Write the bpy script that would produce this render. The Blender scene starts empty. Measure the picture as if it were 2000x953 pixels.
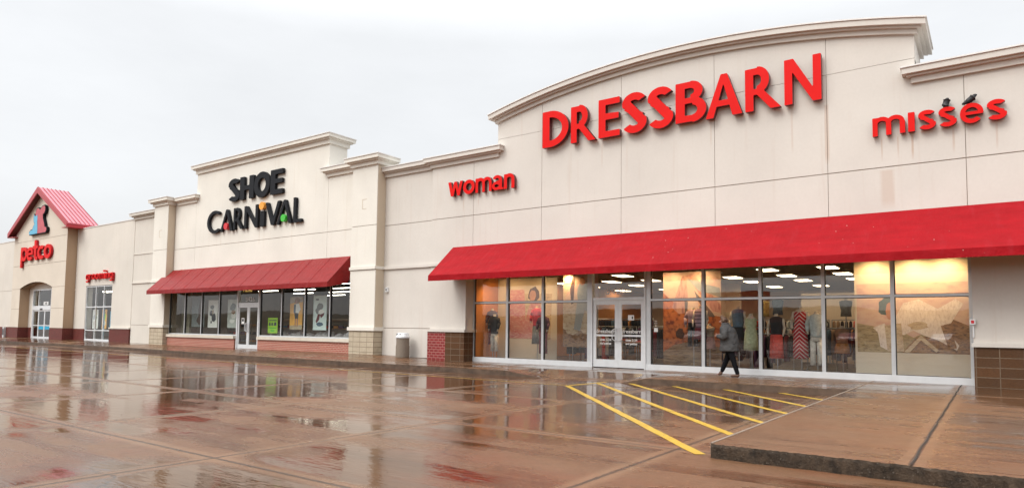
import bpy, bmesh, math, random
from mathutils import Vector, Matrix
random.seed(7)
C = bpy.context.scene.collection
sc = bpy.context.scene
R = math.radians

# ------------------------------------------------------------------ camera
f, cy, yaw, pit, roll = 1298.9, 560.07, -.62554, .063896, .012165
fw = Vector((math.sin(yaw)*math.cos(pit), math.cos(yaw)*math.cos(pit), math.sin(pit)))
r0 = Vector((math.cos(yaw), -math.sin(yaw), 0)); u0 = r0.cross(fw)
rr = r0*math.cos(roll)+u0*math.sin(roll); uu = -r0*math.sin(roll)+u0*math.cos(roll)
cd = bpy.data.cameras.new('camera'); cam = bpy.data.objects.new('camera', cd); C.objects.link(cam)
cam.matrix_world = Matrix(((rr.x, uu.x, -fw.x, 0), (rr.y, uu.y, -fw.y, -19), (rr.z, uu.z, -fw.z, 1.17), (0, 0, 0, 1)))
cd.sensor_width = 36; cd.lens = f/2000*36; cd.shift_y = (cy-476.5)/2000
cd.clip_start = .05; cd.clip_end = 3000
sc.camera = cam

# ------------------------------------------------------------------ sky, sun, exposure
SUN_EL, SUN_AZ = 48, 200      # azimuth of the sun seen from above, from +Y clockwise
w = bpy.data.worlds.new('World'); sc.world = w; w.use_nodes = True
nt = w.node_tree; nt.nodes.clear()
def N(nt, t, **kw):
    n = nt.nodes.new(t)
    for k, v in kw.items():
        if k in n.inputs.keys(): n.inputs[k].default_value = v
        else: setattr(n, k, v)
    return n
sky = N(nt, 'ShaderNodeTexSky', sky_type='NISHITA', sun_disc=False)
sky.sun_elevation = R(SUN_EL); sky.sun_rotation = R(SUN_AZ); sky.air_density = 1; sky.dust_density = 4
bg1 = N(nt, 'ShaderNodeBackground', Strength=.06)
hs = N(nt, 'ShaderNodeHueSaturation', Saturation=.25)
nt.links.new(sky.outputs[0], hs.inputs['Color']); nt.links.new(hs.outputs[0], bg1.inputs[0])
# thick overcast: pale cloud deck, brighter overhead
tc = N(nt, 'ShaderNodeTexCoord'); sp = N(nt, 'ShaderNodeSeparateXYZ')
nt.links.new(tc.outputs['Generated'], sp.inputs[0])
cr = N(nt, 'ShaderNodeValToRGB'); e = cr.color_ramp.elements
e[0].position = 0; e[0].color = (.37, .375, .385, 1)
e[1].position = 1; e[1].color = (1.45, 1.46, 1.48, 1)
for p, v in ((.12, .365), (.40, .395), (.56, .75)):
    q = e.new(p); q.color = (v*.985, v*1.0, v*1.01, 1)
nt.links.new(sp.outputs[2], cr.inputs[0])
cn = N(nt, 'ShaderNodeTexNoise', Scale=2.2, Detail=6.0, Roughness=.6)
mp = N(nt, 'ShaderNodeMapping'); mp.inputs['Scale'].default_value = (1, 1, 3)
nt.links.new(tc.outputs['Generated'], mp.inputs[0]); nt.links.new(mp.outputs[0], cn.inputs[0])
mr = N(nt, 'ShaderNodeMapRange'); mr.inputs[1].default_value = .3; mr.inputs[2].default_value = .7; mr.inputs[3].default_value = .93; mr.inputs[4].default_value = 1.06
nt.links.new(cn.outputs[0], mr.inputs[0])
vm = N(nt, 'ShaderNodeVectorMath', operation='SCALE'); nt.links.new(cr.outputs[0], vm.inputs[0]); nt.links.new(mr.outputs[0], vm.inputs['Scale'])
bg2 = N(nt, 'ShaderNodeBackground', Strength=1.35); nt.links.new(vm.outputs[0], bg2.inputs[0])
ad = N(nt, 'ShaderNodeAddShader'); wo = N(nt, 'ShaderNodeOutputWorld')
nt.links.new(bg1.outputs[0], ad.inputs[0]); nt.links.new(bg2.outputs[0], ad.inputs[1]); nt.links.new(ad.outputs[0], wo.inputs[0])

sl = bpy.data.lights.new('sun', 'SUN'); sl.energy = .9; sl.angle = R(25); sl.color = (1, .96, .9)
so = bpy.data.objects.new('sun', sl); C.objects.link(so)
az, el = R(SUN_AZ), R(SUN_EL)
sd = Vector((math.sin(az)*math.cos(el), math.cos(az)*math.cos(el), math.sin(el)))
so.rotation_euler = sd.to_track_quat('Z', 'Y').to_euler()
sc.view_settings.view_transform = 'Standard'; sc.view_settings.look = 'None'
sc.view_settings.exposure = .38; sc.view_settings.gamma = 1; sc.view_settings.use_curve_mapping = False
sc.cycles.max_bounces = 8; sc.cycles.transparent_max_bounces = 16; sc.cycles.caustics_reflective = False; sc.cycles.caustics_refractive = False
sc.cycles.sample_clamp_indirect = 6

# ------------------------------------------------------------------ materials
def newmat(name):
    m = bpy.data.materials.new(name); m.use_nodes = True
    t = m.node_tree; b = t.nodes['Principled BSDF']; return m, t, b
def pos(t, sx=1, sy=1, sz=1):
    g = N(t, 'ShaderNodeNewGeometry'); m = N(t, 'ShaderNodeMapping'); m.inputs['Scale'].default_value = (sx, sy, sz)
    t.links.new(g.outputs['Position'], m.inputs[0]); return m
def mix(t, fac, a, b, mode='MIX'):
    n = N(t, 'ShaderNodeMix', data_type='RGBA', blend_type=mode)
    for i, v in ((0, fac), (6, a), (7, b)):
        if hasattr(v, 'links') or hasattr(v, 'is_linked'): t.links.new(v, n.inputs[i])
        else: n.inputs[i].default_value = (v if i == 0 else (*v, 1) if len(v) == 3 else v)
    return n.outputs[2]
def ramp(t, src, a, b, lo=0., hi=1.):
    n = N(t, 'ShaderNodeMapRange'); n.inputs[1].default_value = a; n.inputs[2].default_value = b
    n.inputs[3].default_value = lo; n.inputs[4].default_value = hi; t.links.new(src, n.inputs[0]); return n.outputs[0]
def noise(t, vec, scale, detail=4, rough=.55):
    n = N(t, 'ShaderNodeTexNoise', Scale=scale, Detail=float(detail), Roughness=rough); t.links.new(vec.outputs[0], n.inputs[0]); return n.outputs[0]
def math_(t, op, a, b=0.):
    n = N(t, 'ShaderNodeMath', operation=op)
    for i, v in ((0, a), (1, b)):
        if isinstance(v, (int, float)): n.inputs[i].default_value = v
        else: t.links.new(v, n.inputs[i])
    return n.outputs[0]
def bump(t, b, h, strength, dist=.01):
    n = N(t, 'ShaderNodeBump', Strength=strength, Distance=dist); t.links.new(h, n.inputs['Height']); t.links.new(n.outputs[0], b.inputs['Normal'])
MATS = {}
def mk(name, col, rough=.6, metal=0., var=.08, scale=3., bmp=0., bscale=60., coat=0., spec=.5):
    if name in MATS: return MATS[name]
    m, t, b = newmat(name); p = pos(t)
    if var: 
        n = noise(t, p, scale, 5)
        c = mix(t, ramp(t, n, .3, .7), tuple(x*(1-var) for x in col), tuple(min(1, x*(1+var)) for x in col)); t.links.new(c, b.inputs['Base Color'])
    else: b.inputs['Base Color'].default_value = (*col, 1)
    b.inputs['Roughness'].default_value = rough; b.inputs['Metallic'].default_value = metal
    b.inputs['Specular IOR Level'].default_value = spec
    if coat: b.inputs['Coat Weight'].default_value = coat; b.inputs['Coat Roughness'].default_value = .15
    if bmp: bump(t, b, noise(t, p, bscale, 4), bmp)
    MATS[name] = m; return m
def emit(name, col, s):
    m, t, b = newmat(name); b.inputs['Base Color'].default_value = (*col, 1)
    b.inputs['Emission Color'].default_value = (*col, 1); b.inputs['Emission Strength'].default_value = s; return m
def stucco(name, col, stain=(.50, .36, .27), drips=()):
    m, t, b = newmat(name)
    p = pos(t); n1 = noise(t, p, .5, 6); n2 = noise(t, pos(t, 7, 7, .35), 1.0, 5); n3 = noise(t, p, 14, 4)
    c = mix(t, ramp(t, n1, .3, .72), tuple(x*.93 for x in col), tuple(min(.95, x*1.05) for x in col))
    c = mix(t, ramp(t, n2, .58, .85, 0, .28), c, stain)
    c = mix(t, ramp(t, n3, .35, .7, 0, .06), c, (.35, .3, .25))
    # rain runs under the letters and the joints: streaks with a shape of their own on the wall
    for (x, z1, z0, wd, s) in drips:
        g = N(t, 'ShaderNodeNewGeometry'); q = N(t, 'ShaderNodeSeparateXYZ'); t.links.new(g.outputs[0], q.inputs[0])
        wob = math_(t, 'MULTIPLY', math_(t, 'SUBTRACT', n2, .5), wd*1.6)
        dx = math_(t, 'ABSOLUTE', math_(t, 'ADD', math_(t, 'SUBTRACT', q.outputs[0], x), wob))
        mx = ramp(t, dx, wd*.55, wd, 1, 0)
        mz = math_(t, 'MULTIPLY', ramp(t, q.outputs[2], z0, z0+.25, 0, 1), ramp(t, q.outputs[2], z1-.04, z1+.02, 1, 0))
        c = mix(t, math_(t, 'MULTIPLY', math_(t, 'MULTIPLY', mx, mz), s), c, stain)
    t.links.new(c, b.inputs['Base Color']); b.inputs['Roughness'].default_value = .75
    bump(t, b, noise(t, p, 90, 3), .35, .004); return m
def masonry(name, c1, c2, mortar, bw, rh, ms=.01, rough=.6, off=.5, wet=.0, stainc=(.1, .06, .04), stain=.3):
    m, t, b = newmat(name); g = N(t, 'ShaderNodeNewGeometry'); q = N(t, 'ShaderNodeSeparateXYZ'); t.links.new(g.outputs[0], q.inputs[0])
    cb = N(t, 'ShaderNodeCombineXYZ'); t.links.new(math_(t, 'ADD', q.outputs[0], q.outputs[1]), cb.inputs[0]); t.links.new(q.outputs[2], cb.inputs[1])
    br = N(t, 'ShaderNodeTexBrick', offset=off); br.inputs['Scale'].default_value = 1
    br.inputs['Color1'].default_value = (*c1, 1); br.inputs['Color2'].default_value = (*c2, 1); br.inputs['Mortar'].default_value = (*mortar, 1)
    br.inputs['Mortar Size'].default_value = ms; br.inputs['Brick Width'].default_value = bw; br.inputs['Row Height'].default_value = rh; br.inputs['Mortar Smooth'].default_value = .2
    t.links.new(cb.outputs[0], br.inputs[0])
    p = pos(t); n = noise(t, p, 3, 6); n4 = noise(t, p, 30, 4)
    c = mix(t, ramp(t, n, .45, .75, 0, stain), br.outputs[0], stainc); c = mix(t, ramp(t, n4, .4, .75, 0, .35), c, tuple(x*.5 for x in c1))
    t.links.new(c, b.inputs['Base Color']); b.inputs['Roughness'].default_value = rough; b.inputs['Specular IOR Level'].default_value = .2; b.inputs['Coat Weight'].default_value = wet; b.inputs['Coat Roughness'].default_value = .25
    h = math_(t, 'ADD', math_(t, 'MULTIPLY', br.outputs['Fac'], -1.), math_(t, 'MULTIPLY', n4, .7)); bump(t, b, h, .6, .012); return m
def awning_mat(name, c, ro=.6, sp_=.12):
    m, t, b = newmat(name); n = noise(t, pos(t, 1.2, 4, 4), 1.3, 6); n2 = noise(t, pos(t, 3, .7, .7), 2, 5)
    k = mix(t, ramp(t, n, .3, .75), tuple(x*.85 for x in c), tuple(min(1, x*1.1) for x in c))
    k = mix(t, ramp(t, n2, .55, .8, 0, .18), k, (min(1, c[0]*1.1+.03), c[1]+.04, c[2]+.05))
    v = N(t, 'ShaderNodeTexVoronoi', Scale=5.); t.links.new(pos(t).outputs[0], v.inputs[0])
    n3 = noise(t, pos(t), .6, 3)
    k = mix(t, math_(t, 'MULTIPLY', ramp(t, v.outputs[0], .035, .06, 1, 0), ramp(t, n3, .52, .6, 0, .75)), k, (.75, .68, .62))
    t.links.new(k, b.inputs['Base Color']); b.inputs['Roughness'].default_value = ro; b.inputs['Specular IOR Level'].default_value = sp_
    ns = noise(t, pos(t, 2.2, .5, .5), 1.6, 4); bump(t, b, math_(t, 'ADD', noise(t, pos(t), 2.5, 5), ns), .55, .07); return m
def glass_mat(name, ior=1.75, tint=(.93, .95, .94)):
    m = bpy.data.materials.new(name); m.use_nodes = True; t = m.node_tree; t.nodes.clear()
    fr = N(t, 'ShaderNodeFresnel', IOR=ior); gl = N(t, 'ShaderNodeBsdfGlossy', Roughness=.0); gl.inputs[0].default_value = (1, 1, 1, 1)
    tr = N(t, 'ShaderNodeBsdfTransparent'); tr.inputs[0].default_value = (*tint, 1)
    p = pos(t); bn = N(t, 'ShaderNodeBump', Strength=.05, Distance=.02); t.links.new(noise(t, p, 1.1, 2), bn.inputs['Height'])
    t.links.new(bn.outputs[0], gl.inputs['Normal'])
    ms = N(t, 'ShaderNodeMixShader'); o = N(t, 'ShaderNodeOutputMaterial')
    gg_ = N(t, 'ShaderNodeNewGeometry'); t.links.new(math_(t, 'MULTIPLY', fr.outputs[0], math_(t, 'SUBTRACT', 1., gg_.outputs['Backfacing'])), ms.inputs[0]); t.links.new(tr.outputs[0], ms.inputs[1]); t.links.new(gl.outputs[0], ms.inputs[2]); t.links.new(ms.outputs[0], o.inputs[0]); return m

STUC_D = stucco('stucco_pinkish', (.655, .615, .56), drips=[(-2.0, 5.2, 4.2, .16, .4), (-1.9, 5.22, 5.1, .42, .2), (-1.45, 6.0, 5.35, .03, .7), (-1.75, 6.0, 5.45, .02, .5), (-2.1, 6.0, 5.4, .02, .5), (-.62, 6.0, 5.4, .03, .5), (.2, 6.0, 5.35, .03, .4), (-3.35, 7.1, 5.5, .06, .5), (-4.2, 7.2, 5.9, .03, .3), (-14.9, 6.0, 5.5, .03, .4), (-15.6, 6.0, 5.4, .03, .4), (-9.9, 7.1, 6.3, .03, .25), (-6.4, 7.1, 6.4, .03, .3)])
STUC_S = stucco('stucco_cream', (.76, .73, .655), stain=(.55, .43, .30), drips=[(-28.3, 5.8, 5.0, .03, .4), (-31.6, 5.8, 5.1, .03, .4)])
STUC_P = stucco('stucco_beige', (.67, .63, .56), stain=(.5, .4, .3))
STUC_PG = stucco('stucco_warm_beige', (.68, .61, .51), stain=(.5, .38, .27))
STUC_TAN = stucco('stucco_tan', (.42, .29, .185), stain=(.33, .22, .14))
STUC_SHADE_PATCH = stucco('stucco_side_shade_and_patch', (.58, .49, .37), stain=(.45, .34, .22))
FLASH = mk('flashing_metal', (.74, .72, .69), .45, .0, .05)
GROOVE = mk('joint_backing', (.36, .28, .22), .9)
BRICK_L = masonry('brick_bright', (.46, .15, .10), (.38, .11, .075), (.62, .44, .36), .21, .075, .010, .6, stain=.1)
BRICK_R = masonry('brick_raspberry', (.30, .04, .04), (.23, .03, .032), (.42, .20, .17), .21, .1, .012, .45, stain=.1)
BRICK_D = masonry('brick_dark_wet', (.15, .028, .022), (.105, .018, .016), (.20, .07, .055), .21, .072, .009, .6, wet=.12, stain=.3)
CMU_B = masonry('block_brown', (.085, .040, .017), (.12, .052, .02), (.19, .135, .09), .437, .222, .011, .6, off=0, wet=.12, stain=.35)
CMU_C = masonry('block_cream', (.55, .48, .36), (.50, .42, .31), (.24, .19, .14), .405, .2, .01, .8, off=0, stainc=(.24, .18, .12), stain=.4)
AWN_R = awning_mat('awning_red', (.33, .005, .010))
AWN_M = awning_mat('awning_maroon', (.25, .012, .012), .42, .2)
ALU = mk('aluminium_frame', (.62, .64, .65), .33, .35, .06, 4)
ALU_W = mk('aluminium_pale', (.74, .76, .77), .32, .15, .05, 4)
ALU_DK = mk('aluminium_dark', (.05, .05, .05), .4, .3)
GLASS = glass_mat('glass', 1.85, (.96, .97, .965)); GLASS2 = glass_mat('glass_dusky', 1.62, (.93, .95, .94))
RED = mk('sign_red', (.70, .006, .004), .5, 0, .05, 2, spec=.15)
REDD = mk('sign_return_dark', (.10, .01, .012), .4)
REDP = mk('sign_red_return', (.42, .012, .018), .5, spec=.2)
BLK = mk('sign_charcoal', (.012, .013, .016), .55, 0, .1, 8, spec=.15)
ORG = mk('ball_amber', (.85, .36, .04), .4); GRN = mk('ball_green', (.05, .50, .04), .4); BRD = mk('ball_red', (.62, .02, .03), .4)
BLUE = mk('emblem_blue', (.10, .42, .62), .4, 0, .1); MARN = mk('emblem_red', (.50, .07, .09), .4, 0, .15)
ROOFM = mk('metal_roof_glare_pink', (.66, .17, .21), .35, .1, .08, 1.2); ROOFD = mk('metal_roof_red', (.42, .025, .035), .35, .1)  # glare on the roof sheet is mixed into its pink base colour
SEAMD = mk('seam_dark_red', (.16, .01, .015), .5); SOFF = mk('soffit_brown', (.12, .03, .025), .7)

# ------------------------------------------------------------------ builders
class B:
    """collects faces and links them as one mesh"""
    def __init__(s): s.v = []; s.f = []; s.m = []; s.mats = []
    def mi(s, m):
        if m not in s.mats: s.mats.append(m)
        return s.mats.index(m)
    def add(s, vs, fs, m):
        k = len(s.v); s.v += [tuple(v) for v in vs]; i = s.mi(m)
        for q in fs: s.f.append([k+a for a in q]); s.m.append(i)
        return s
    def box(s, x0, x1, y0, y1, z0, z1, m):
        x0, x1 = min(x0, x1), max(x0, x1); y0, y1 = min(y0, y1), max(y0, y1); z0, z1 = min(z0, z1), max(z0, z1)
        return s.add([(x0, y0, z0), (x1, y0, z0), (x1, y1, z0), (x0, y1, z0), (x0, y0, z1), (x1, y0, z1), (x1, y1, z1), (x0, y1, z1)],
                     [(0, 3, 2, 1), (4, 5, 6, 7), (0, 1, 5, 4), (1, 2, 6, 5), (2, 3, 7, 6), (3, 0, 4, 7)], m)
    def prism_xz(s, pts, y0, y1, m, mside=None):   # pts counter-clockwise seen from -Y (x right, z up)
        n = len(pts); vs = [(x, y0, z) for x, z in pts]+[(x, y1, z) for x, z in pts]
        s.add(vs, [tuple(range(n)), tuple(reversed(range(n, 2*n)))], m)
        s.add(vs, [(i, i+n, (i+1) % n+n, (i+1) % n) for i in range(n)], mside or m); return s
    def loft(s, rings, m, n=14, cap=True):         # rings: (cx, cy, z, rx, ry)
        vs = []
        for (cx, cy_, z, rx, ry) in rings:
            for k in range(n):
                a = 2*math.pi*k/n; vs.append((cx+rx*math.cos(a), cy_+ry*math.sin(a), z))
        fs = []
        for r_ in range(len(rings)-1):
            for k in range(n): fs.append((r_*n+k, r_*n+(k+1) % n, (r_+1)*n+(k+1) % n, (r_+1)*n+k))
        if cap: fs += [tuple(reversed(range(n))), tuple(range((len(rings)-1)*n, len(rings)*n))]
        return s.add(vs, fs, m)
    def tube(s, p, q, r1, m, r2=None, n=8):
        p, q = Vector(p), Vector(q); r2 = r1 if r2 is None else r2; d = (q-p).normalized()
        a = d.orthogonal().normalized(); b = d.cross(a); vs = []
        for c, rad in ((p, r1), (q, r2)):
            for k in range(n): t_ = 2*math.pi*k/n; vs.append(c+a*rad*math.cos(t_)+b*rad*math.sin(t_))
        return s.add(vs, [(k, (k+1) % n, n+(k+1) % n, n+k) for k in range(n)]+[tuple(reversed(range(n))), tuple(range(n, 2*n))], m)
    def build(s, name, parent=None, smooth=False, bevel=0, loc=None):
        me = bpy.data.meshes.new(name); me.from_pydata(s.v, [], s.f)
        for m in s.mats: me.materials.append(m)
        me.polygons.foreach_set('material_index', s.m)
        if smooth: me.polygons.foreach_set('use_smooth', [True]*len(s.f))
        me.update(); o = bpy.data.objects.new(name, me); C.objects.link(o)
        if parent is not None:
            o.parent = parent; L = root_loc(parent); o.location = (-L[0], -L[1], -L[2]) if L else (0, 0, 0)
        if bevel:
            b = o.modifiers.new('bevel', 'BEVEL'); b.width = bevel; b.segments = 2; b.limit_method = 'ANGLE'
        return o
LOCS = {}
def root_loc(p): return LOCS.get(p.name)
def thing(name, label, cat, loc=(0, 0, 0), group=None):
    o = bpy.data.objects.new(name, None); C.objects.link(o); o.location = loc; o.empty_display_size = .2
    LOCS[o.name] = loc
    o['label'] = label; o['category'] = cat
    if group: o['group'] = group
    return o
def tag(o, label, cat, group=None):
    o['label'] = label; o['category'] = cat
    if group: o['group'] = group
    return o
def struct(o): o['kind'] = 'structure'; return o

# ---- letters: union of strokes -> contour -> extruded mesh
def seg(x0, y0, x1, y1, w, e0=0, e1=0):
    d = math.hypot(x1-x0, y1-y0); ux, uy = (x1-x0)/d, (y1-y0)/d; nx, ny = -uy*w/2, ux*w/2
    x0 -= ux*e0; y0 -= uy*e0; x1 += ux*e1; y1 += uy*e1
    return [[(x0-nx, y0-ny), (x1-nx, y1-ny), (x1+nx, y1+ny), (x0+nx, y0+ny)]]
def poly(*p): return [list(p)]
def arc(cx, cy_, rx, ry, a0, a1, w, n=14, w2=None):
    out = []; w2 = w if w2 is None else w2
    for k in range(n):
        t0, t1 = a0+(a1-a0)*k/n, a0+(a1-a0)*(k+1)/n; ex = (a1-a0)/n*.12
        if k > 0: t0 -= ex
        if k < n-1: t1 += ex
        q = []
        for t_, s in ((t0, 1), (t1, 1), (t1, -1), (t0, -1)):
            fr_ = (t_-a0)/(a1-a0); ww = w+(w2-w)*fr_; a = math.radians(t_)
            q.append((cx+(rx+s*ww/2)*math.cos(a), cy_+(ry+s*ww/2)*math.sin(a)))
        out.append(q)
    return out
def sdf(polys, x, y):
    best = 9.
    for q, bb in polys:
        if x < bb[0]-.1 or x > bb[1]+.1 or y < bb[2]-.1 or y > bb[3]+.1: continue
        m_ = -9.
        for (ax, ay, nx, ny) in q:
            v = (x-ax)*nx+(y-ay)*ny
            if v > m_: m_ = v
        if m_ < best: best = m_
    return best
def contours(quads, step=.022):
    P_ = []
    for q in quads:
        A = sum(q[i][0]*q[(i+1) % len(q)][1]-q[(i+1) % len(q)][0]*q[i][1] for i in range(len(q)))
        if A < 0: q = q[::-1]
        es = []
        for i in range(len(q)):
            (ax, ay), (bx, by) = q[i], q[(i+1) % len(q)]; L = math.hypot(bx-ax, by-ay)
            if L > 1e-9: es.append((ax, ay, (by-ay)/L, -(bx-ax)/L))
        xs = [p[0] for p in q]; ys = [p[1] for p in q]; P_.append((es, (min(xs), max(xs), min(ys), max(ys))))
    x0 = min(p[1][0] for p in P_)-.063; x1 = max(p[1][1] for p in P_)+.06; y0 = min(p[1][2] for p in P_)-.061; y1 = max(p[1][3] for p in P_)+.06
    nx, ny = int((x1-x0)/step)+2, int((y1-y0)/step)+2
    F = [[sdf(P_, x0+i*step, y0+j*step) for j in range(ny)] for i in range(nx)]
    link = {}
    def pt(a, b):
        fa, fb = F[a[0]][a[1]], F[b[0]][b[1]]; t_ = fa/(fa-fb)
        return (x0+(a[0]+(b[0]-a[0])*t_)*step, y0+(a[1]+(b[1]-a[1])*t_)*step)
    for i in range(nx-1):
        for j in range(ny-1):
            c = [(i, j), (i+1, j), (i+1, j+1), (i, j+1)]; s = [F[a][b] < 0 for a, b in c]
            if all(s) or not any(s): continue
            ins = []; outs = []
            for k in range(4):
                a, b = c[k], c[(k+1) % 4]
                if s[k] and not s[(k+1) % 4]: outs.append((a, b))
                if not s[k] and s[(k+1) % 4]: ins.append((b, a))
            if len(ins) == 1: pr = [(outs[0], ins[0])]
            else: pr = [(outs[0], ins[0]), (outs[1], ins[1])] if s[0] == (F[i][j] < 0) and outs[0][0] != ins[0][0] else [(outs[0], ins[1]), (outs[1], ins[0])]
            for a, b in pr: link[a] = b
    loops = []
    while link:
        k0 = next(iter(link)); lp = []; k = k0
        while k in link: lp.append(k); k = link.pop(k)
        p = [pt(*k) for k in lp]
        if len(p) < 4: continue
        q = []                                     # drop collinear points
        for i in range(len(p)):
            a, b, c = p[i-1], p[i], p[(i+1) % len(p)]
            if abs((b[0]-a[0])*(c[1]-b[1])-(b[1]-a[1])*(c[0]-b[0])) > 2e-6: q.append(b)
        loops.append(q)
    return loops
def letter(quads, x, z, sx, sz, yf, depth, mf, ms, name='letter', parent=None, step=.022):
    """front face at y=yf, body reaching back by depth"""
    cu = bpy.data.curves.new('outline', 'CURVE'); cu.dimensions = '2D'; cu.fill_mode = 'BOTH'; cu.extrude = depth/2
    for lp in contours(quads, step):
        s = cu.splines.new('POLY'); s.points.add(len(lp)-1); s.use_cyclic_u = True
        for i, (a, b) in enumerate(lp): s.points[i].co = (a*sx, b*sz, 0, 1)
    return curve_to_mesh(cu, name, x, z, yf+depth/2, mf, ms, parent)
def curve_to_mesh(cu, name, x, z, y, mf, ms, parent):
    tmp = bpy.data.objects.new('tmp', cu); me = bpy.data.meshes.new_from_object(tmp); bpy.data.objects.remove(tmp)
    me.name = name; me.materials.clear(); me.materials.append(mf); me.materials.append(ms)
    for v in me.vertices: c = v.co.copy(); v.co = (c.x+x, -c.z+y, c.y+z)
    me.update()
    for p in me.polygons: p.material_index = 0 if abs(p.normal.y) > .7 else 1
    o = bpy.data.objects.new(name, me); C.objects.link(o)
    if parent is not None: o.parent = parent; L = root_loc(parent) or (0, 0, 0); o.location = (-L[0], -L[1], -L[2])
    return o
def text(s, x, z, y, size, m, parent=None, name='lettering', bold=0., align='LEFT', xs=1.):
    cu = bpy.data.curves.new('t', 'FONT'); cu.body = s; cu.size = size; cu.extrude = .002; cu.offset = bold; cu.align_x = align
    cu.resolution_u = 3
    o = curve_to_mesh(cu, name, 0, 0, 0, m, m, None)
    for v in o.data.vertices: v.co = (v.co.x*xs+x, v.co.y+y, v.co.z+z)
    if parent is not None: o.parent = parent; L = root_loc(parent) or (0, 0, 0); o.location = (-L[0], -L[1], -L[2])
    return o

def skin(name, V, E, rad, mat, parent=None, sub=2, root=0):
    me = bpy.data.meshes.new(name); me.from_pydata(V, E, []); o = bpy.data.objects.new(name, me); C.objects.link(o)
    mo = o.modifiers.new('s', 'SKIN'); mo.use_smooth_shade = True
    for i, r_ in enumerate(rad):
        s = me.skin_vertices[0].data[i]; s.radius = r_ if isinstance(r_, tuple) else (r_, r_); s.use_root = (i == root)
    su = o.modifiers.new('u', 'SUBSURF'); su.levels = sub; su.render_levels = sub
    dg = bpy.context.evaluated_depsgraph_get(); dg.update()
    m2 = bpy.data.meshes.new_from_object(o.evaluated_get(dg)); bpy.data.objects.remove(o)
    m2.name = name; m2.materials.clear(); m2.materials.append(mat)
    m2.polygons.foreach_set('use_smooth', [True]*len(m2.polygons)); m2.polygons.foreach_set('material_index', [0]*len(m2.polygons))
    o = bpy.data.objects.new(name, m2); C.objects.link(o)
    if parent is not None: o.parent = parent; L = root_loc(parent) or (0, 0, 0); o.location = (-L[0], -L[1], -L[2])
    return o

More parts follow.
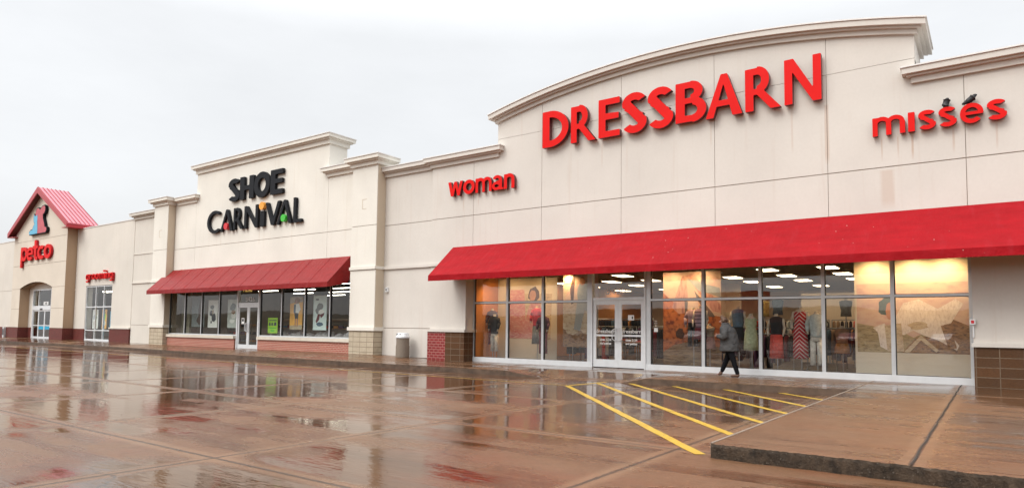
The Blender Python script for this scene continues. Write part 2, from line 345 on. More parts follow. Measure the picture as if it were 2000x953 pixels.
# ------------------------------------------------------------------ ground
LOT = -.15
def ground_mat(name, base, alt, red, jx, jy, px, py, wet_lo, wet_hi, puddles=(), stripes=False):
    m, t, b = newmat(name)
    g = N(t, 'ShaderNodeNewGeometry'); q = N(t, 'ShaderNodeSeparateXYZ'); t.links.new(g.outputs[0], q.inputs[0]); X, Y = q.outputs[0], q.outputs[1]
    p = pos(t); big = noise(t, p, .22, 5, .6); mid = noise(t, p, .9, 6, .6); fine = noise(t, p, 18, 5, .65)
    along = noise(t, pos(t, .25, 2.2, 1), 1.0, 6, .6)
    # one tone per concrete slab
    cxn = math_(t, 'FLOOR', math_(t, 'DIVIDE', math_(t, 'SUBTRACT', X, jx), px)); cyn = math_(t, 'FLOOR', math_(t, 'DIVIDE', math_(t, 'SUBTRACT', Y, jy), py))
    cb = N(t, 'ShaderNodeCombineXYZ'); t.links.new(cxn, cb.inputs[0]); t.links.new(cyn, cb.inputs[1])
    wn = N(t, 'ShaderNodeTexWhiteNoise', noise_dimensions='2D'); t.links.new(cb.outputs[0], wn.inputs[0])
    c = mix(t, ramp(t, mid, .3, .7), base, alt)
    c = mix(t, ramp(t, wn.outputs[0], 0, 1, 0, .8), c, tuple(x*y for x, y in zip(base, (1.35, 1.2, 1.05))))
    n7 = noise(t, pos(t, .5, .8, 1), .75, 6, .65)
    c = mix(t, ramp(t, n7, .52, .72, 0, .75), c, red)
    c = mix(t, ramp(t, along, .50, .68, 0, .7), c, tuple(x*.5 for x in base)); c = mix(t, ramp(t, noise(t, p, 2.3, 6, .7), .55, .72, 0, .6), c, tuple(x*.45 for x in base))
    c = mix(t, ramp(t, fine, .35, .7, 0, .35), c, tuple(x*.6 for x in base))
    c = mix(t, ramp(t, fine, .6, .75, 0, .35), c, tuple(min(1, x*1.9) for x in base))
    gr1 = noise(t, p, 75, 3, .7); gr2 = noise(t, p, 150, 2, .7)
    c = mix(t, ramp(t, gr1, .50, .66, 0, .45), c, tuple(min(1, x*2.4) for x in base)); c = mix(t, ramp(t, gr2, .36, .48, .55, 0), c, tuple(x*.35 for x in base))
    # joints
    def joint(v, o, s, wd):
        a = math_(t, 'ADD', math_(t, 'SUBTRACT', v, o), math_(t, 'MULTIPLY', math_(t, 'SUBTRACT', fine, .5), .05))
        a = math_(t, 'ABSOLUTE', math_(t, 'SUBTRACT', math_(t, 'FRACT', math_(t, 'ADD', math_(t, 'DIVIDE', a, s), .5)), .5))
        return ramp(t, math_(t, 'MULTIPLY', a, s), wd*.5, wd, 1, 0)
    J = math_(t, 'MAXIMUM', joint(X, jx, px, .028), joint(Y, jy, py, .028))
    Jw = math_(t, 'MAXIMUM', joint(X, jx, px, .16), joint(Y, jy, py, .16))
    # cracks
    vo = N(t, 'ShaderNodeTexVoronoi', feature='DISTANCE_TO_EDGE', Scale=.17); wv = N(t, 'ShaderNodeVectorMath', operation='ADD')
    nn = N(t, 'ShaderNodeTexNoise', Scale=1.6, Detail=5.); t.links.new(p.outputs[0], nn.inputs[0])
    ws = N(t, 'ShaderNodeVectorMath', operation='SCALE'); t.links.new(nn.outputs['Color'], ws.inputs[0]); ws.inputs['Scale'].default_value = 1.2
    t.links.new(p.outputs[0], wv.inputs[0]); t.links.new(ws.outputs[0], wv.inputs[1]); t.links.new(wv.outputs[0], vo.inputs[0])
    K = math_(t, 'MULTIPLY', ramp(t, vo.outputs[0], .001, .0035, 1, 0), ramp(t, big, .46, .54))
    c = mix(t, math_(t, 'MULTIPLY', Jw, .38), c, tuple(min(1, x*1.5) for x in alt))
    c = mix(t, math_(t, 'MULTIPLY', math_(t, 'MAXIMUM', J, K), .8), c, (.035, .026, .02))
    t.links.new(c, b.inputs['Base Color'])
    # wetness: standing water where the lot dips
    W = ramp(t, math_(t, 'ADD', math_(t, 'MULTIPLY', big, .7), math_(t, 'MULTIPLY', along, .3)), .45, .53)
    for (x0, x1, y0, y1, s) in puddles:
        wob = math_(t, 'MULTIPLY', math_(t, 'SUBTRACT', mid, .5), 2.2)
        xx = math_(t, 'ADD', X, wob); yy = math_(t, 'ADD', Y, math_(t, 'MULTIPLY', wob, .8))
        k = math_(t, 'MULTIPLY', math_(t, 'MULTIPLY', ramp(t, xx, x0, x0+1), ramp(t, xx, x1-1, x1, 1, 0)), math_(t, 'MULTIPLY', ramp(t, yy, y0, y0+.5), ramp(t, yy, y1-.5, y1, 1, 0)))
        W = math_(t, 'MAXIMUM', W, math_(t, 'MULTIPLY', k, s))
    W = math_(t, 'MULTIPLY', W, math_(t, 'SUBTRACT', 1., math_(t, 'MULTIPLY', Jw, .6)))
    t.links.new(mix(t, math_(t, 'MULTIPLY', W, .9), c, (.60, .57, .56), 'MULTIPLY'), b.inputs['Base Color'])   # soaked concrete is darker
    rl = ramp(t, W, 0, 1, wet_hi, wet_lo); t.links.new(math_(t, 'ADD', math_(t, 'MULTIPLY', rl, ramp(t, mid, .35, .65, .62, 1.1)), math_(t, 'MULTIPLY', fine, .03)), b.inputs['Roughness'])
    b.inputs['IOR'].default_value = 1.33
    b.inputs['Coat Weight'].default_value = .0
    rip = noise(t, pos(t, .9, 3.2, 1), 3.2, 3); hgt = math_(t, 'ADD', math_(t, 'MULTIPLY', math_(t, 'ADD', fine, math_(t, 'MULTIPLY', gr1, .8)), math_(t, 'SUBTRACT', 1.05, W)), math_(t, 'MULTIPLY', J, -2.))
    b1 = N(t, 'ShaderNodeBump', Strength=.5, Distance=.006); t.links.new(hgt, b1.inputs['Height'])
    b2 = N(t, 'ShaderNodeBump', Strength=.45, Distance=.006); t.links.new(rip, b2.inputs['Height']); t.links.new(b1.outputs[0], b2.inputs['Normal'])
    t.links.new(b2.outputs[0], b.inputs['Normal']); return m
GR_LOT = ground_mat('wet_concrete_lot', (.128, .065, .034), (.18, .108, .063), (.18, .045, .020), -2.92, -11.75, 3.45, 3.5, .02, .40,
                    [(-45, -9, -9.5, -3, 1), (-9.5, -2.3, -9.6, -3.2, .98), (-30, -12.5, -13.5, -8, .95)])
GR_WALK = ground_mat('wet_concrete_walk', (.135, .07, .036), (.175, .10, .056), (.19, .075, .032), -.63, -15.2, 3.0, 12.0, .08, .38, [(-11.5, -6, -3.4, -1.0, .9)])
m, t, bs = newmat('kerb_rough_concrete'); na = noise(t, pos(t), 7, 6, .7); nb_ = noise(t, pos(t), 55, 4, .7)
c = mix(t, ramp(t, na, .35, .65), (.02, .014, .009), (.09, .06, .038)); c = mix(t, ramp(t, nb_, .62, .70, 0, .8), c, (.26, .22, .18)); t.links.new(c, bs.inputs['Base Color'])
bs.inputs['Roughness'].default_value = .75; bs.inputs['Specular IOR Level'].default_value = .3; bump(t, bs, math_(t, 'ADD', na, nb_), .9, .03); KERB = m
b = B(); s = 700
b.add([(-s, -s, LOT), (s, -s, LOT), (s, s, LOT), (-s, s, LOT)], [(0, 1, 2, 3)], GR_LOT)
struct(b.build('parking_lot_ground'))
def base_z(x): return 0 if x > -16 else (.13 if x < -20 else .13*(-16-x)/4) if x > -40 else .13+.05*min(1, (-40-x)/5)
def kerb_y(x):
    if x > -24: return -3.6
    if x < -38: return -2.65
    t_ = (-24-x)/14; t_ = t_*t_*(3-2*t_); return -3.6+.95*t_
def kerb_z(x):
    if x < -11.3 or x > -7.0: return 0
    if x < -10.1: return LOT*(11.3+x)/1.2+.004*(x > -11)
    if x > -7.7: return LOT*(-7.0-x)/.7
    return LOT+.004
xs = sorted(set([-85, -75, -65, -58, -50, -45, -42, -40, -38, -36, -34, -32, -30, -28, -26, -24, -20, -18, -16, -14, -12, -11.3, -10.7, -10.1, -9, -8.2, -7.7, -7.35, -7.0, -6, -5, -4, -3, -2.44]))
b = B(); vs = []; nr = 6
for x in xs:
    ky, kz, bz = kerb_y(x), kerb_z(x), base_z(x); ml = kz + (0-kz)*1.0
    vs += [(x, .8, bz), (x, -1.0, bz*.85), (x, -2.0 if x > -30 else -1.8, bz*.45), (x, ky+.16, kz+.004), (x, ky, kz), (x, ky-.01, -.35)]
for i in range(len(xs)-1):
    for k in range(nr-1):
        b.add([vs[i*nr+k], vs[i*nr+k+1], vs[(i+1)*nr+k+1], vs[(i+1)*nr+k]], [(0, 1, 2, 3)], mk('kerb_brown', (.095, .062, .042), .6, 0, .4, 5, .4, 30, spec=.3) if k >= 4 else GR_WALK)
walk = struct(b.build('sidewalk'))
# peninsula of pavement with a broken kerb edge, and its two joints
b = B(); rnd = random.Random(3)
ex = [-2.44+i*.03 for i in range(300)]
top = [(x, -12.0-.022*(x+2.44)*0+rnd.uniform(-.006, .006)+.012*math.sin(x*7)+.008*math.sin(x*17+1)+(.02 if 1.05 < x+2.44 < 1.5 else 0)) for x in ex]
vs = [(x, y, -.004+rnd.uniform(-.004, .003)) for x, y in top]
mid_ = [(x, y-.014+rnd.uniform(-.007, .007), -.03+rnd.uniform(-.008, .008)) for x, y in top]
m2_ = [(x, y-.02+rnd.uniform(-.006, .006), -.09+rnd.uniform(-.006, .006)) for x, y in top]
bot = [(x, y-.03+rnd.uniform(-.01, .01), -.2) for x, y in top]; back = [(x, -11.90, .0) for x, y in top]; far = [(x, -3.58, .001) for x, y in top]; far2 = [(x, .8, .001) for x, y in top]
n = len(ex); allv = far2+far+back+vs+mid_+m2_+bot
for k in range(6):
    b.add(allv, [(k*n+i, (k+1)*n+i, (k+1)*n+i+1, k*n+i+1) for i in range(n-1)], GR_WALK if k < 3 else KERB)
b.add([(-2.44, .8, .001), (-2.44, -3.58, .001), (-2.44, -12, 0), (-2.44, -12.03, -.2), (-2.44, .8, -.2)], [(4, 3, 2, 1, 0)], KERB)
struct(b.build('pavement_peninsula'))
b = B(); b.box(-2.455, -2.425, -11.98, .5, -.1, .006, mk('joint_edge', (.24, .19, .15), .5))
pts = [(-.63+.006*math.sin(i*.9)+rnd.uniform(-.003, .003), -11.97+i*.2) for i in range(62)]
for (xa, ya), (xb, yb) in zip(pts, pts[1:]): b.add([(xa-.008, ya, .006), (xa+.008, ya, .006), (xb+.008, yb, .006), (xb-.008, yb, .006)], [(0, 1, 2, 3)], mk('joint_filler', (.02, .017, .014), .6))
struct(b.build('pavement_joints'))
m, t, bs = newmat('paint_yellow_worn'); na = noise(t, pos(t), 3, 6, .7); nb_ = noise(t, pos(t), 45, 4, .75)
c = mix(t, ramp(t, na, .35, .65), (.50, .31, .03), (.66, .43, .05)); c = mix(t, ramp(t, math_(t, 'ADD', math_(t, 'MULTIPLY', na, .5), math_(t, 'MULTIPLY', nb_, .6)), .60, .66, 0, .8), c, (.13, .085, .05)); t.links.new(c, bs.inputs['Base Color'])
bs.inputs['Roughness'].default_value = .3; bump(t, bs, nb_, .4, .006); YEL = m
YELF = mk('paint_yellow_faded', (.46, .29, .09), .25, 0, .35, 6)
def stripe(x0, y0, x1, y1, wd, m):
    b = B(); d = Vector((x1-x0, y1-y0)); L = d.length; d /= L; nrm = Vector((-d.y, d.x)); k = max(2, int(L/.35)); vs = []
    for i in range(k+1):
        c = Vector((x0, y0))+d*L*i/k; ww = wd/2*(1+rnd.uniform(-.05, .05)); o_ = nrm*rnd.uniform(-.006, .006)
        vs += [(*(c+nrm*ww+o_), LOT+.004), (*(c-nrm*ww+o_), LOT+.004)]
    b.add(vs, [(2*i, 2*i+1, 2*i+3, 2*i+2) for i in range(k)], m); return struct(b.build('yellow_stripe'))
for a in [(-8.24, -5.3, -2.60, -11.90), (-8.05, -4.12, -2.60, -10.48), (-7.75, -3.2, -2.62, -9.02), (-6.62, -3.2, -2.62, -7.60), (-5.3, -3.3, -2.62, -6.25), (-4.1, -3.3, -2.62, -4.75)]:
    stripe(*a, .125, YEL)
stripe(-8.24, -5.2, -8.06, -3.15, .10, YEL); stripe(-44, -5.2, -8.2, -5.22, .09, YELF)

b = B(); rl_ = random.Random(9); LEAF = mk('wet_litter', (.05, .03, .018), .5, 0, .3, 30)
for i in range(90):
    x = rl_.uniform(-14, 1); y = rl_.uniform(-15.5, -5) if x < -2.6 else rl_.uniform(-11.7, -2); z = (LOT if x < -2.6 else .0)+.004; a = rl_.uniform(0, 3.14); r_ = rl_.uniform(.006, .022)
    b.add([(x+r_*math.cos(a+k*1.57)*(1 if k % 2 else .45), y+r_*math.sin(a+k*1.57)*(1 if k % 2 else .45), z+.003*(k % 2)) for k in range(4)], [(0, 1, 2, 3)], LEAF)
b.v and b.build('grit').__setitem__('kind', 'stuff')
# ------------------------------------------------------------------ walls in panels with open joints
def panels(b, X, Z, yf, m, depth=.30, g=.022, holes=(), back=True):
    for i in range(len(X)-1):
        for j in range(len(Z)-1):
            xm, zm = (X[i]+X[i+1])/2, (Z[j]+Z[j+1])/2
            if any(h[0] < xm < h[1] and h[2] < zm < h[3] for h in holes): continue
            b.box(X[i]+(g*.3 if i else 0), X[i+1]-(g*.3 if i < len(X)-2 else 0), yf, yf+.05, Z[j]+(g/2 if j else 0), Z[j+1]-(g/2 if j < len(Z)-2 else 0), m)
            if back: b.box(X[i], X[i+1], yf+.026+.0007*((i+j) % 2), yf+depth, Z[j], Z[j+1]-.0, GROOVE)
def cornice(parent, x0, x1, y0, y1, ztop, m, h=.38, name='cornice', mf=FLASH, side=True):
    """stacked bands stepping out from the block x0..x1, y0..y1"""
    b = B()
    for o_, za, zb, mm in ((.29, -.035, .0, mf), (.26, -.18, -.035, m), (.17, -.235, -.18, m), (.08, -h, -.235, m)):
        b.box(x0-o_, x1+o_, y0-o_, y1+(o_ if side else 0), ztop+za, ztop+zb, mm)
    return b.build(name, parent)

# ================================================================== clothing store (dress shop)
D = thing('clothing_store', 'largest shop unit, with arched parapet, pinkish beige stucco and long bright red awning', 'shop building')
W = -.5
b = B()
panels(b, [-17.15, -15.13, -14.05], [4.1, 5.275, 7.3], W, STUC_D)
panels(b, [-1.36, -.39, 3.2, 6.6], [3.0, 4.1, 5.275, 7.3], W, STUC_D, holes=[(-1.4, -.39, 3.0, 4.1)])
panels(b, [-14.05, -12.18, -9.23, -6.29, -3.34, -1.36], [4.1, 5.275, 7.87], W, STUC_D)
b.box(-17.15, -.39, W+.001, W+.3, 3.06, 4.1, STUC_D)
# arched top: panels cut to the curve
def arch_z(x, ends=8.485, rise=.735, c=-7.705, hw=6.345): 
    Rr = (hw*hw+rise*rise)/(2*rise); return ends+rise-Rr+math.sqrt(max(0, Rr*Rr-(x-c)**2))
XA = [-14.05, -12.18, -9.23, -6.29, -3.34, -1.36]
for i in range(5):
    a, c = XA[i]+(.0066 if i else 0), XA[i+1]-(.0066 if i < 4 else 0)
    tp = [(c+(a-c)*k/10, arch_z(c+(a-c)*k/10)+.05) for k in range(11)]
    b.prism_xz([(a, 7.881), (c, 7.881)]+tp, W, W+.05, STUC_D)
tp = [(-1.36-12.69*k/40, arch_z(-1.36-12.69*k/40)+.05) for k in range(41)]
b.prism_xz([(-14.05, 7.60), (-1.36, 7.60)]+tp, W+.027, 1.2, STUC_D)
b.box(-14.05, -1.36, W+.3, 1.19, 7.0, 7.6, STUC_D)
b.box(-17.15, 6.6, 15.6, 15.9, -.1, 7.0, STUC_D); b.box(6.4, 6.6, -.2, 15.6, -.1, 7.2, STUC_D)
b.box(-17.15, 6.4, -.2, 15.6, 6.0, 6.15, mk('roof_membrane', (.3, .3, .3), .8))
# piers either side of the windows
b.box(-17.15, -15.42, W, .1, 1.14, 3.06, STUC_D); b.box(-.36, 6.6, W, -.2, .84+.13, 3.0, STUC_D)
b.build('wall', D)
b = B()                                                          # ledge course seen left of the awning
b.box(-17.2, -15.40, W-.06, W, 3.5, 3.6, STUC_D); 
b.build('ledge', D)
b = B(); b.box(-17.22, -15.36, W-.12, .08, 1.05, 1.15, STUC_D); b.build('plinth_cap', D)
b = B(); b.box(-.40, 6.6, W-.10, -.3, .90, .985, STUC_D); b.build('plinth_cap', D)
b = B(); b.box(-17.2, -16.31, W-.07, W+.2, -.2, 1.05, BRICK_R); b.build('brick_plinth', D)
b = B(); b.box(-16.308, -15.41, W-.075, .09, -.2, 1.05, CMU_B); b.build('block_plinth', D)
b = B(); b.box(-.36, 6.6, W-.05, -.2, -.2, .90, CMU_B); b.build('block_plinth', D)
# cornices
cornice(D, -17.15, -14.05, W, 0, 7.62, STUC_D); cornice(D, -1.36, 6.6, W, 0, 7.62, STUC_D)
b = B()
for o_, za, zb, mm in ((.29, .30, .335, FLASH), (.26, .15, .30, STUC_D), (.17, .095, .15, STUC_D), (.08, -.03, .095, STUC_D)):
    x0, x1 = -14.05-o_, -1.36+o_; K = 48
    up = [(x1+(x0-x1)*k/K, arch_z(x1+(x0-x1)*k/K)+zb) for k in range(K+1)]; dn = [(x0+(x1-x0)*k/K, arch_z(x0+(x1-x0)*k/K)+za) for k in range(K+1)]
    b.prism_xz(dn+up, W-o_, 1.2+o_, mm)
b.build('arched_cornice', D)
# recessed bay between the two big shops
RB = thing('wall_bay', 'plain recessed beige wall bay between the two big shops, behind the litter bin', 'wall')
b = B(); panels(b, [-19.8, -17.15], [.06, 1.17, 5.275, 7.3], W+.1, STUC_D); b.box(-19.8, -17.15, W+.16, W+.3, -.2, .06, GROOVE); b.build('wall', RB)
b = B()
for o_, za, zb, mm in ((.29, -.035, .0, FLASH), (.26, -.18, -.035, STUC_D), (.17, -.235, -.18, STUC_D), (.08, -.38, -.235, STUC_D)):
    b.box(-19.79, -17.15-o_-.002, W+.1-o_, 0, 7.61+za, 7.61+zb, mm)
b.build('cornice', RB)
b = B(); b.box(-19.79, -17.22, W+.03, W+.1, 3.5, 3.6, STUC_D); b.build('ledge', RB)
t_ = thing('wall_lamp', 'tiny white fixture box on the plain wall left of the litter bin', 'wall fixture', (-19.75, W+.1, 2.67))
b = B(); b.box(-19.62, -19.50, W+.02, W+.1, 2.60, 2.78, ALU_W); b.build('housing', t_); b = B(); b.box(-19.58, -19.54, W+.005, W+.02, 2.65, 2.73, ALU_DK); b.build('slot', t_)

# interior of the dress shop
PEACH = mk('interior_peach', (.80, .66, .52), .7, 0, .05, 1); CEIL = mk('interior_ceiling', (.42, .36, .30), .8, 0, .04, 1); FLOORM = mk('interior_floor', (.06, .038, .026), .35, 0, .15, 2)
PART = mk('display_board_cream', (.60, .56, .47), .6, 0, .03, 1)
b = B(); b.box(-15.6, 6.3, .06, 15.5, -.12, .02, FLOORM); b.build('shop_floor', D)
b = B(); b.box(-15.6, 6.3, .06, 15.5, 3.22, 3.3, CEIL); b.build('shop_ceiling', D)
b = B(); b.box(-15.75, -15.6, .0, 15.5, -.1, 3.3, mk('interior_orange', (.60, .25, .08), .6)); b.box(-15.6, 6.3, 15.4, 15.5, -.1, 3.3, PEACH); b.box(6.2, 6.3, 0, 15.4, -.1, 3.3, PEACH)
b.box(-9.4, -9.2, 4.2, 9.5, 0, 3.22, PEACH); b.box(-9.2, -8.6, 9.3, 9.5, 0, 3.22, PEACH)
b.box(-6.2, -1.9, 9.4, 9.55, 0, 2.75, PEACH)
b.build('shop_inner_wall', D)
WARM = emit('troffer_light', (1, .78, .50), 6.5)
for gx in (-15.1, -12.75, -11.0, -9.5, -7.75, -5.85, -4.05, -2.1):
    for gy in (3.2, 5.7, 8.2, 11.5):
        if -9.7 < gx < -9.3: continue
        b = B(); b.box(gx-.3, gx+.3, gy-.48, gy+.48, 3.185, 3.219, ALU_W); o = b.build('ceiling_light', D)
        b = B(); b.box(gx-.24, gx+.24, gy-.42, gy+.42, 3.172, 3.186, WARM); b.build('lens', o)
# display spots washing the boards with warm light (lit in the photograph)
SPOT = emit('spot_bulb', (1, .62, .26), 14.)
for gx, gy in ((-14.9, .55), (-13.4, .5), (-11.9, .6), (-8.4, .6), (-7.4, .6), (-2.5, .3), (-1.6, .3), (-.9, .3)):
    b = B(); b.loft([(gx, gy, 3.08, .05, .05), (gx, gy, 3.21, .07, .07)], ALU_W, 10); o = b.build('spotlight', D)
    b = B(); b.loft([(gx, gy, 3.07, .045, .045), (gx, gy, 3.081, .045, .045)], SPOT, 10); b.build('bulb', o)
    L = bpy.data.lights.new('spot', 'SPOT'); L.energy = 75; L.color = (1, .60, .27); L.spot_size = R(150); L.spot_blend = .8; L.shadow_soft_size = .05
    lo = bpy.data.objects.new('spot_lamp', L); C.objects.link(lo); lo.location = (gx, gy, 3.05); lo.rotation_euler = (R(28), 0, 0); lo.parent = o

# storefront: nine bays
MX = [-15.418, -13.89, -12.395, -10.585, -8.53, -6.82, -5.205, -3.597, -2.005, -.39]
def window_bay(x0, x1, parent, last=False, lw=.04, rw=.04, z0=.17, zt=1.04+1.13, z1=3.1, y=0., sill=True, frame=ALU, pale=ALU_W, glass=GLASS):
    b = B(); lo = 0.0
    b.box(x0-lw, x0+lw, y-.055, y+.055, .165, z1, frame)
    if last: b.box(x1-rw, x1+rw, y-.055, y+.055, .165, z1, frame)
    a, c = x0+lw, x1-rw
    b.box(a, c, y-.05, y+.05, zt-.03, zt+.03, frame); b.box(a, c, y-.05, y+.05, z1-.08, z1-.001, frame)
    if sill: b.box(x0-lw+.001, x1-rw-.001 if not last else x1+rw, y-.075, y+.07, -.10, .165, pale)
    o = b.build('window', parent)
    b = B()
    for za, zb in ((.165, zt-.03), (zt+.03, z1-.08)): b.box(a, a+.022, y-.03, y+.03, za, zb, ALU_DK); b.box(a+.022, c, y-.03, y+.03, zb-.018, zb, ALU_DK); b.box(a+.022, c, y-.03, y+.03, za, za+.012, ALU_DK)
    b.build('gasket', o)
    for za, zb in ((.165 if sill else z0, zt-.03), (zt+.03, z1-.08)):
        b = B(); b.box(a, c, y-.004, y+.004, za, zb, glass); b.build('pane', o)
    return o
Z_T = .05*19/1+1.17
for i in range(9):
    x0, x1 = MX[i], MX[i+1]
    if i == 3: continue
    window_bay(x0, x1, D, last=(i in (2, 8)), lw=.045 if i != 4 else .075, rw=.045 if i != 2 else .075, zt=2.12)
# entrance
b = B(); x0, x1 = -10.585+.075, -8.53-.075
for xa, xb in ((x0, -10.46), (-8.66, x1)): b.box(xa+.002, xb, -.09, .07, -.05, 3.1, ALU_W)
b.box(-10.46, -8.66, -.06, .05, 2.13, 2.22, ALU_W); b.box(-10.46, -8.66, -.05, .05, 3.02, 3.099, ALU)
o = b.build('door_frame', D)
b = B(); b.box(-10.46, -8.66, -.004, .004, 2.22, 3.02, GLASS); b.build('pane', o)
WHT = mk('vinyl_white', (.85, .85, .83), .5); WHTB = mk('vinyl_silver', (.8, .8, .8), .35)
text('5420', -9.65, 2.33, -.012, .28, WHTB, D, 'house_number', align='CENTER', xs=1.25)
def door(x0, x1, z1, y, parent, hinge_left, frame=ALU_W, glass=GLASS, words=True, z0=.02, st=.115, bot=.24, mid=1.0):
    b = B(); b.box(x0, x0+st, y-.025, y+.025, z0, z1, frame); b.box(x1-st, x1, y-.025, y+.025, z0, z1, frame)
    b.box(x0+st, x1-st, y-.024, y+.024, z0, z0+bot, frame); b.box(x0+st, x1-st, y-.024, y+.024, z1-.13, z1, frame)
    if mid: b.box(x0+st, x1-st, y-.03, y+.02, z0+mid-.03, z0+mid+.03, frame)
    o = b.build('door', parent)
    b = B(); b.box(x0+st, x1-st, y-.004, y+.004, z0+bot, z1-.13, glass); b.build('pane', o)
    hx = (x1-st/2) if hinge_left else (x0+st/2); b = B()
    hw = .055
    P4 = [(hx, -.03), (hx-hw if hinge_left else hx+hw, -.1)]
    za, zb = z0+.83, z0+1.22; xo = hx-.0; xi = hx-.11 if hinge_left else hx+.11
    for p, q in (((xo, y-.03, za), (xo, y-.10, za)), ((xo, y-.03, zb), (xo, y-.10, zb)), ((xo, y-.10, za), (xo, y-.10, zb)), ((xo, y-.1, za), (xi, y-.1, za+.06)), ((xi, y-.1, za+.06), (xi, y-.1, zb-.06)), ((xi, y-.1, zb-.06), (xo, y-.1, zb))):
        b.tube(p, q, .014, ALU_W, n=6)
    b.build('handle', o)
    if words:
        cx = (x0+x1)/2
        text('dressbarn', cx, z0+1.08, y-.008, .165, WHT, o, align='CENTER', xs=1.05, bold=.002)
        text('sizes 2-24', cx, z0+.83, y-.008, .10, WHT, o, align='CENTER', bold=.002); text('and petites', cx, z0+.72, y-.008, .09, WHT, o, align='CENTER', bold=.002)
    return o
door(-10.455, -9.562, 2.125, -.01, D, True); door(-9.556, -8.665, 2.125, -.01, D, False)
b = B(); b.box(-9.22, -9.02, -.03, -.016, 1.50, 1.66, WHT); b.box(-9.09, -9.05, -.034, -.0302, 1.54, 1.62, BLK); tag(b.build('door_notice'), 'small white paper notice taped to the right door of the dress shop', 'notice')
b = B(); b.box(-8.36, -8.24, -.016, -.006, 1.15, 1.27, WHT); b.box(-8.34, -8.26, -.016, -.006, 1.33, 1.345, WHT); b.box(-8.35, -8.25, -.016, -.006, 1.40, 1.415, WHT); b.box(-8.34, -8.26, -.016, -.006, 1.47, 1.485, WHT); tag(b.build('window_sticker'), 'small square white sticker with lines of print on glass right of the doors', 'sticker')
t_ = thing('alarm_box', 'small white alarm box with a dark red face on the window edge post', 'alarm box', (-.37, -.55, 1.47))
b = B(); b.box(-.42, -.31, -.60, -.5, 1.41, 1.53, ALU_W); b.build('housing', t_); b = B(); b.box(-.395, -.335, -.606, -.6, 1.435, 1.505, BRD); b.build('face', t_)
b = B(); b.tube((-.355, -.53, 1.12), (-.355, -.53, 1.40), .018, ALU_W); b.build('conduit', t_)
# awning
def awning(parent, xl, xr, y0, y1, zt, zv, zb, m, seams=()):
    root = B(); th = .02
    root.prism_xz([(xl, 0), (xl, 0)], 0, 0, m) if False else None
    # sloped sheet as a thin closed slab
    vs = [(xl, y0, zt), (xr, y0, zt), (xr, y1, zv), (xl, y1, zv), (xl, y0, zt-.03), (xr, y0, zt-.03), (xr, y1, zv-.03), (xl, y1, zv-.03)]
    root.add(vs, [(0, 3, 2, 1), (4, 5, 6, 7), (0, 1, 5, 4), (1, 2, 6, 5), (2, 3, 7, 6), (3, 0, 4, 7)], m)
    o = root.build('awning', parent)
    b = B(); b.box(xl, xr, y1-.012, y1+.01, zb, zv-.001, m); b.build('valance', o)
    for x, s in ((xl, 1), (xr, -1)):
        b = B(); xx = sorted((x+s*.004, x+s*.02))
        V = [(xx[0], y0, zt-.035), (xx[0], y1+.012, zv-.03), (xx[0], y1+.012, zb), (xx[0], y0, zb+.25)]; V2 = [(xx[1], y, z) for _, y, z in V]
        b.add(V+V2, [(0, 1, 2, 3), (7, 6, 5, 4), (0, 4, 5, 1), (1, 5, 6, 2), (2, 6, 7, 3), (3, 7, 4, 0)], m); b.build('side_flap', o)
    for x in seams:
        b = B(); V = []
        for y, z in ((y0, zt), (y1, zv)): V += [(x-.012, y, z+.001), (x, y, z+.018), (x+.012, y, z+.001)]
        b.add(V, [(0, 3, 4, 1), (1, 4, 5, 2)], m); b.build('seam', o)
    b = B(); k = int((xr-xl)/2.2)
    for i in range(k+1):
        x = xl+.1+(xr-xl-.2)*i/k
        b.tube((x, y0+.02, zb+.30), (x, y1+.04, zb+.06), .018, ALU_DK, n=6); b.tube((x, y0+.02, zt-.06), (x, y1+.04, zv-.06), .018, ALU_DK, n=6)
    b.tube((xl+.03, y1+.04, zb+.06), (xr-.03, y1+.04, zb+.06), .02, ALU_DK, n=6); b.build('awning_frame', o); return o
awning(D, -16.07, 6.5, W-.001, -1.8, 4.16, 3.03, 2.83, AWN_R)

# ---------------- letters
def Dg(w=.2): return seg(w/2, 0, w/2, 1, w)+seg(w/2, w*.43, .22, w*.43, w*.86)+seg(w/2, 1-w*.43, .22, 1-w*.43, w*.86)+arc(.2, .5, .44, .5-w*.43, -90, 90, w*.9, 22)
def Rg(w=.2): return seg(w/2, 0, w/2, 1, w)+seg(w/2, 1-w*.4, .30, 1-w*.4, w*.8)+seg(w/2, .44, .30, .44, w*.7)+arc(.29, .71, .19, .225, -95, 90, w*.95, 14)+poly((.20, .47), (.40, .50), (.84, 0), (.60, 0))
def Eg(w=.2, W_=.6): return seg(w/2, 0, w/2, 1, w)+seg(w/2, 1-w*.4, W_, 1-w*.4, w*.8)+seg(w/2, .53, W_*.95, .53, w*.75)+seg(w/2, w*.4, W_, w*.4, w*.8)
def Sg(w=.19, W_=.62):
    c = W_/2; return arc(c, .745, c-w*.5, .245-w*.35, 28, 200, w, 14)+arc(c, .265, c-w*.48, .265-w*.4, -150, 20, w, 14)+poly((.02, .69), (.21, .80), (W_-.02, .34), (W_-.20, .20))+poly((.03, .62), (.16, .52), (W_-.04, .44), (W_-.2, .52))
def Bg(w=.2): return seg(w/2, 0, w/2, 1, w)+seg(w/2, 1-w*.4, .34, 1-w*.4, w*.8)+seg(w/2, .53, .38, .53, w*.7)+seg(w/2, w*.4, .38, w*.4, w*.8)+arc(.32, .755, .17, .17, -90, 90, w*.9, 14)+arc(.36, .29, .20, .215, -90, 90, w*.95, 16)
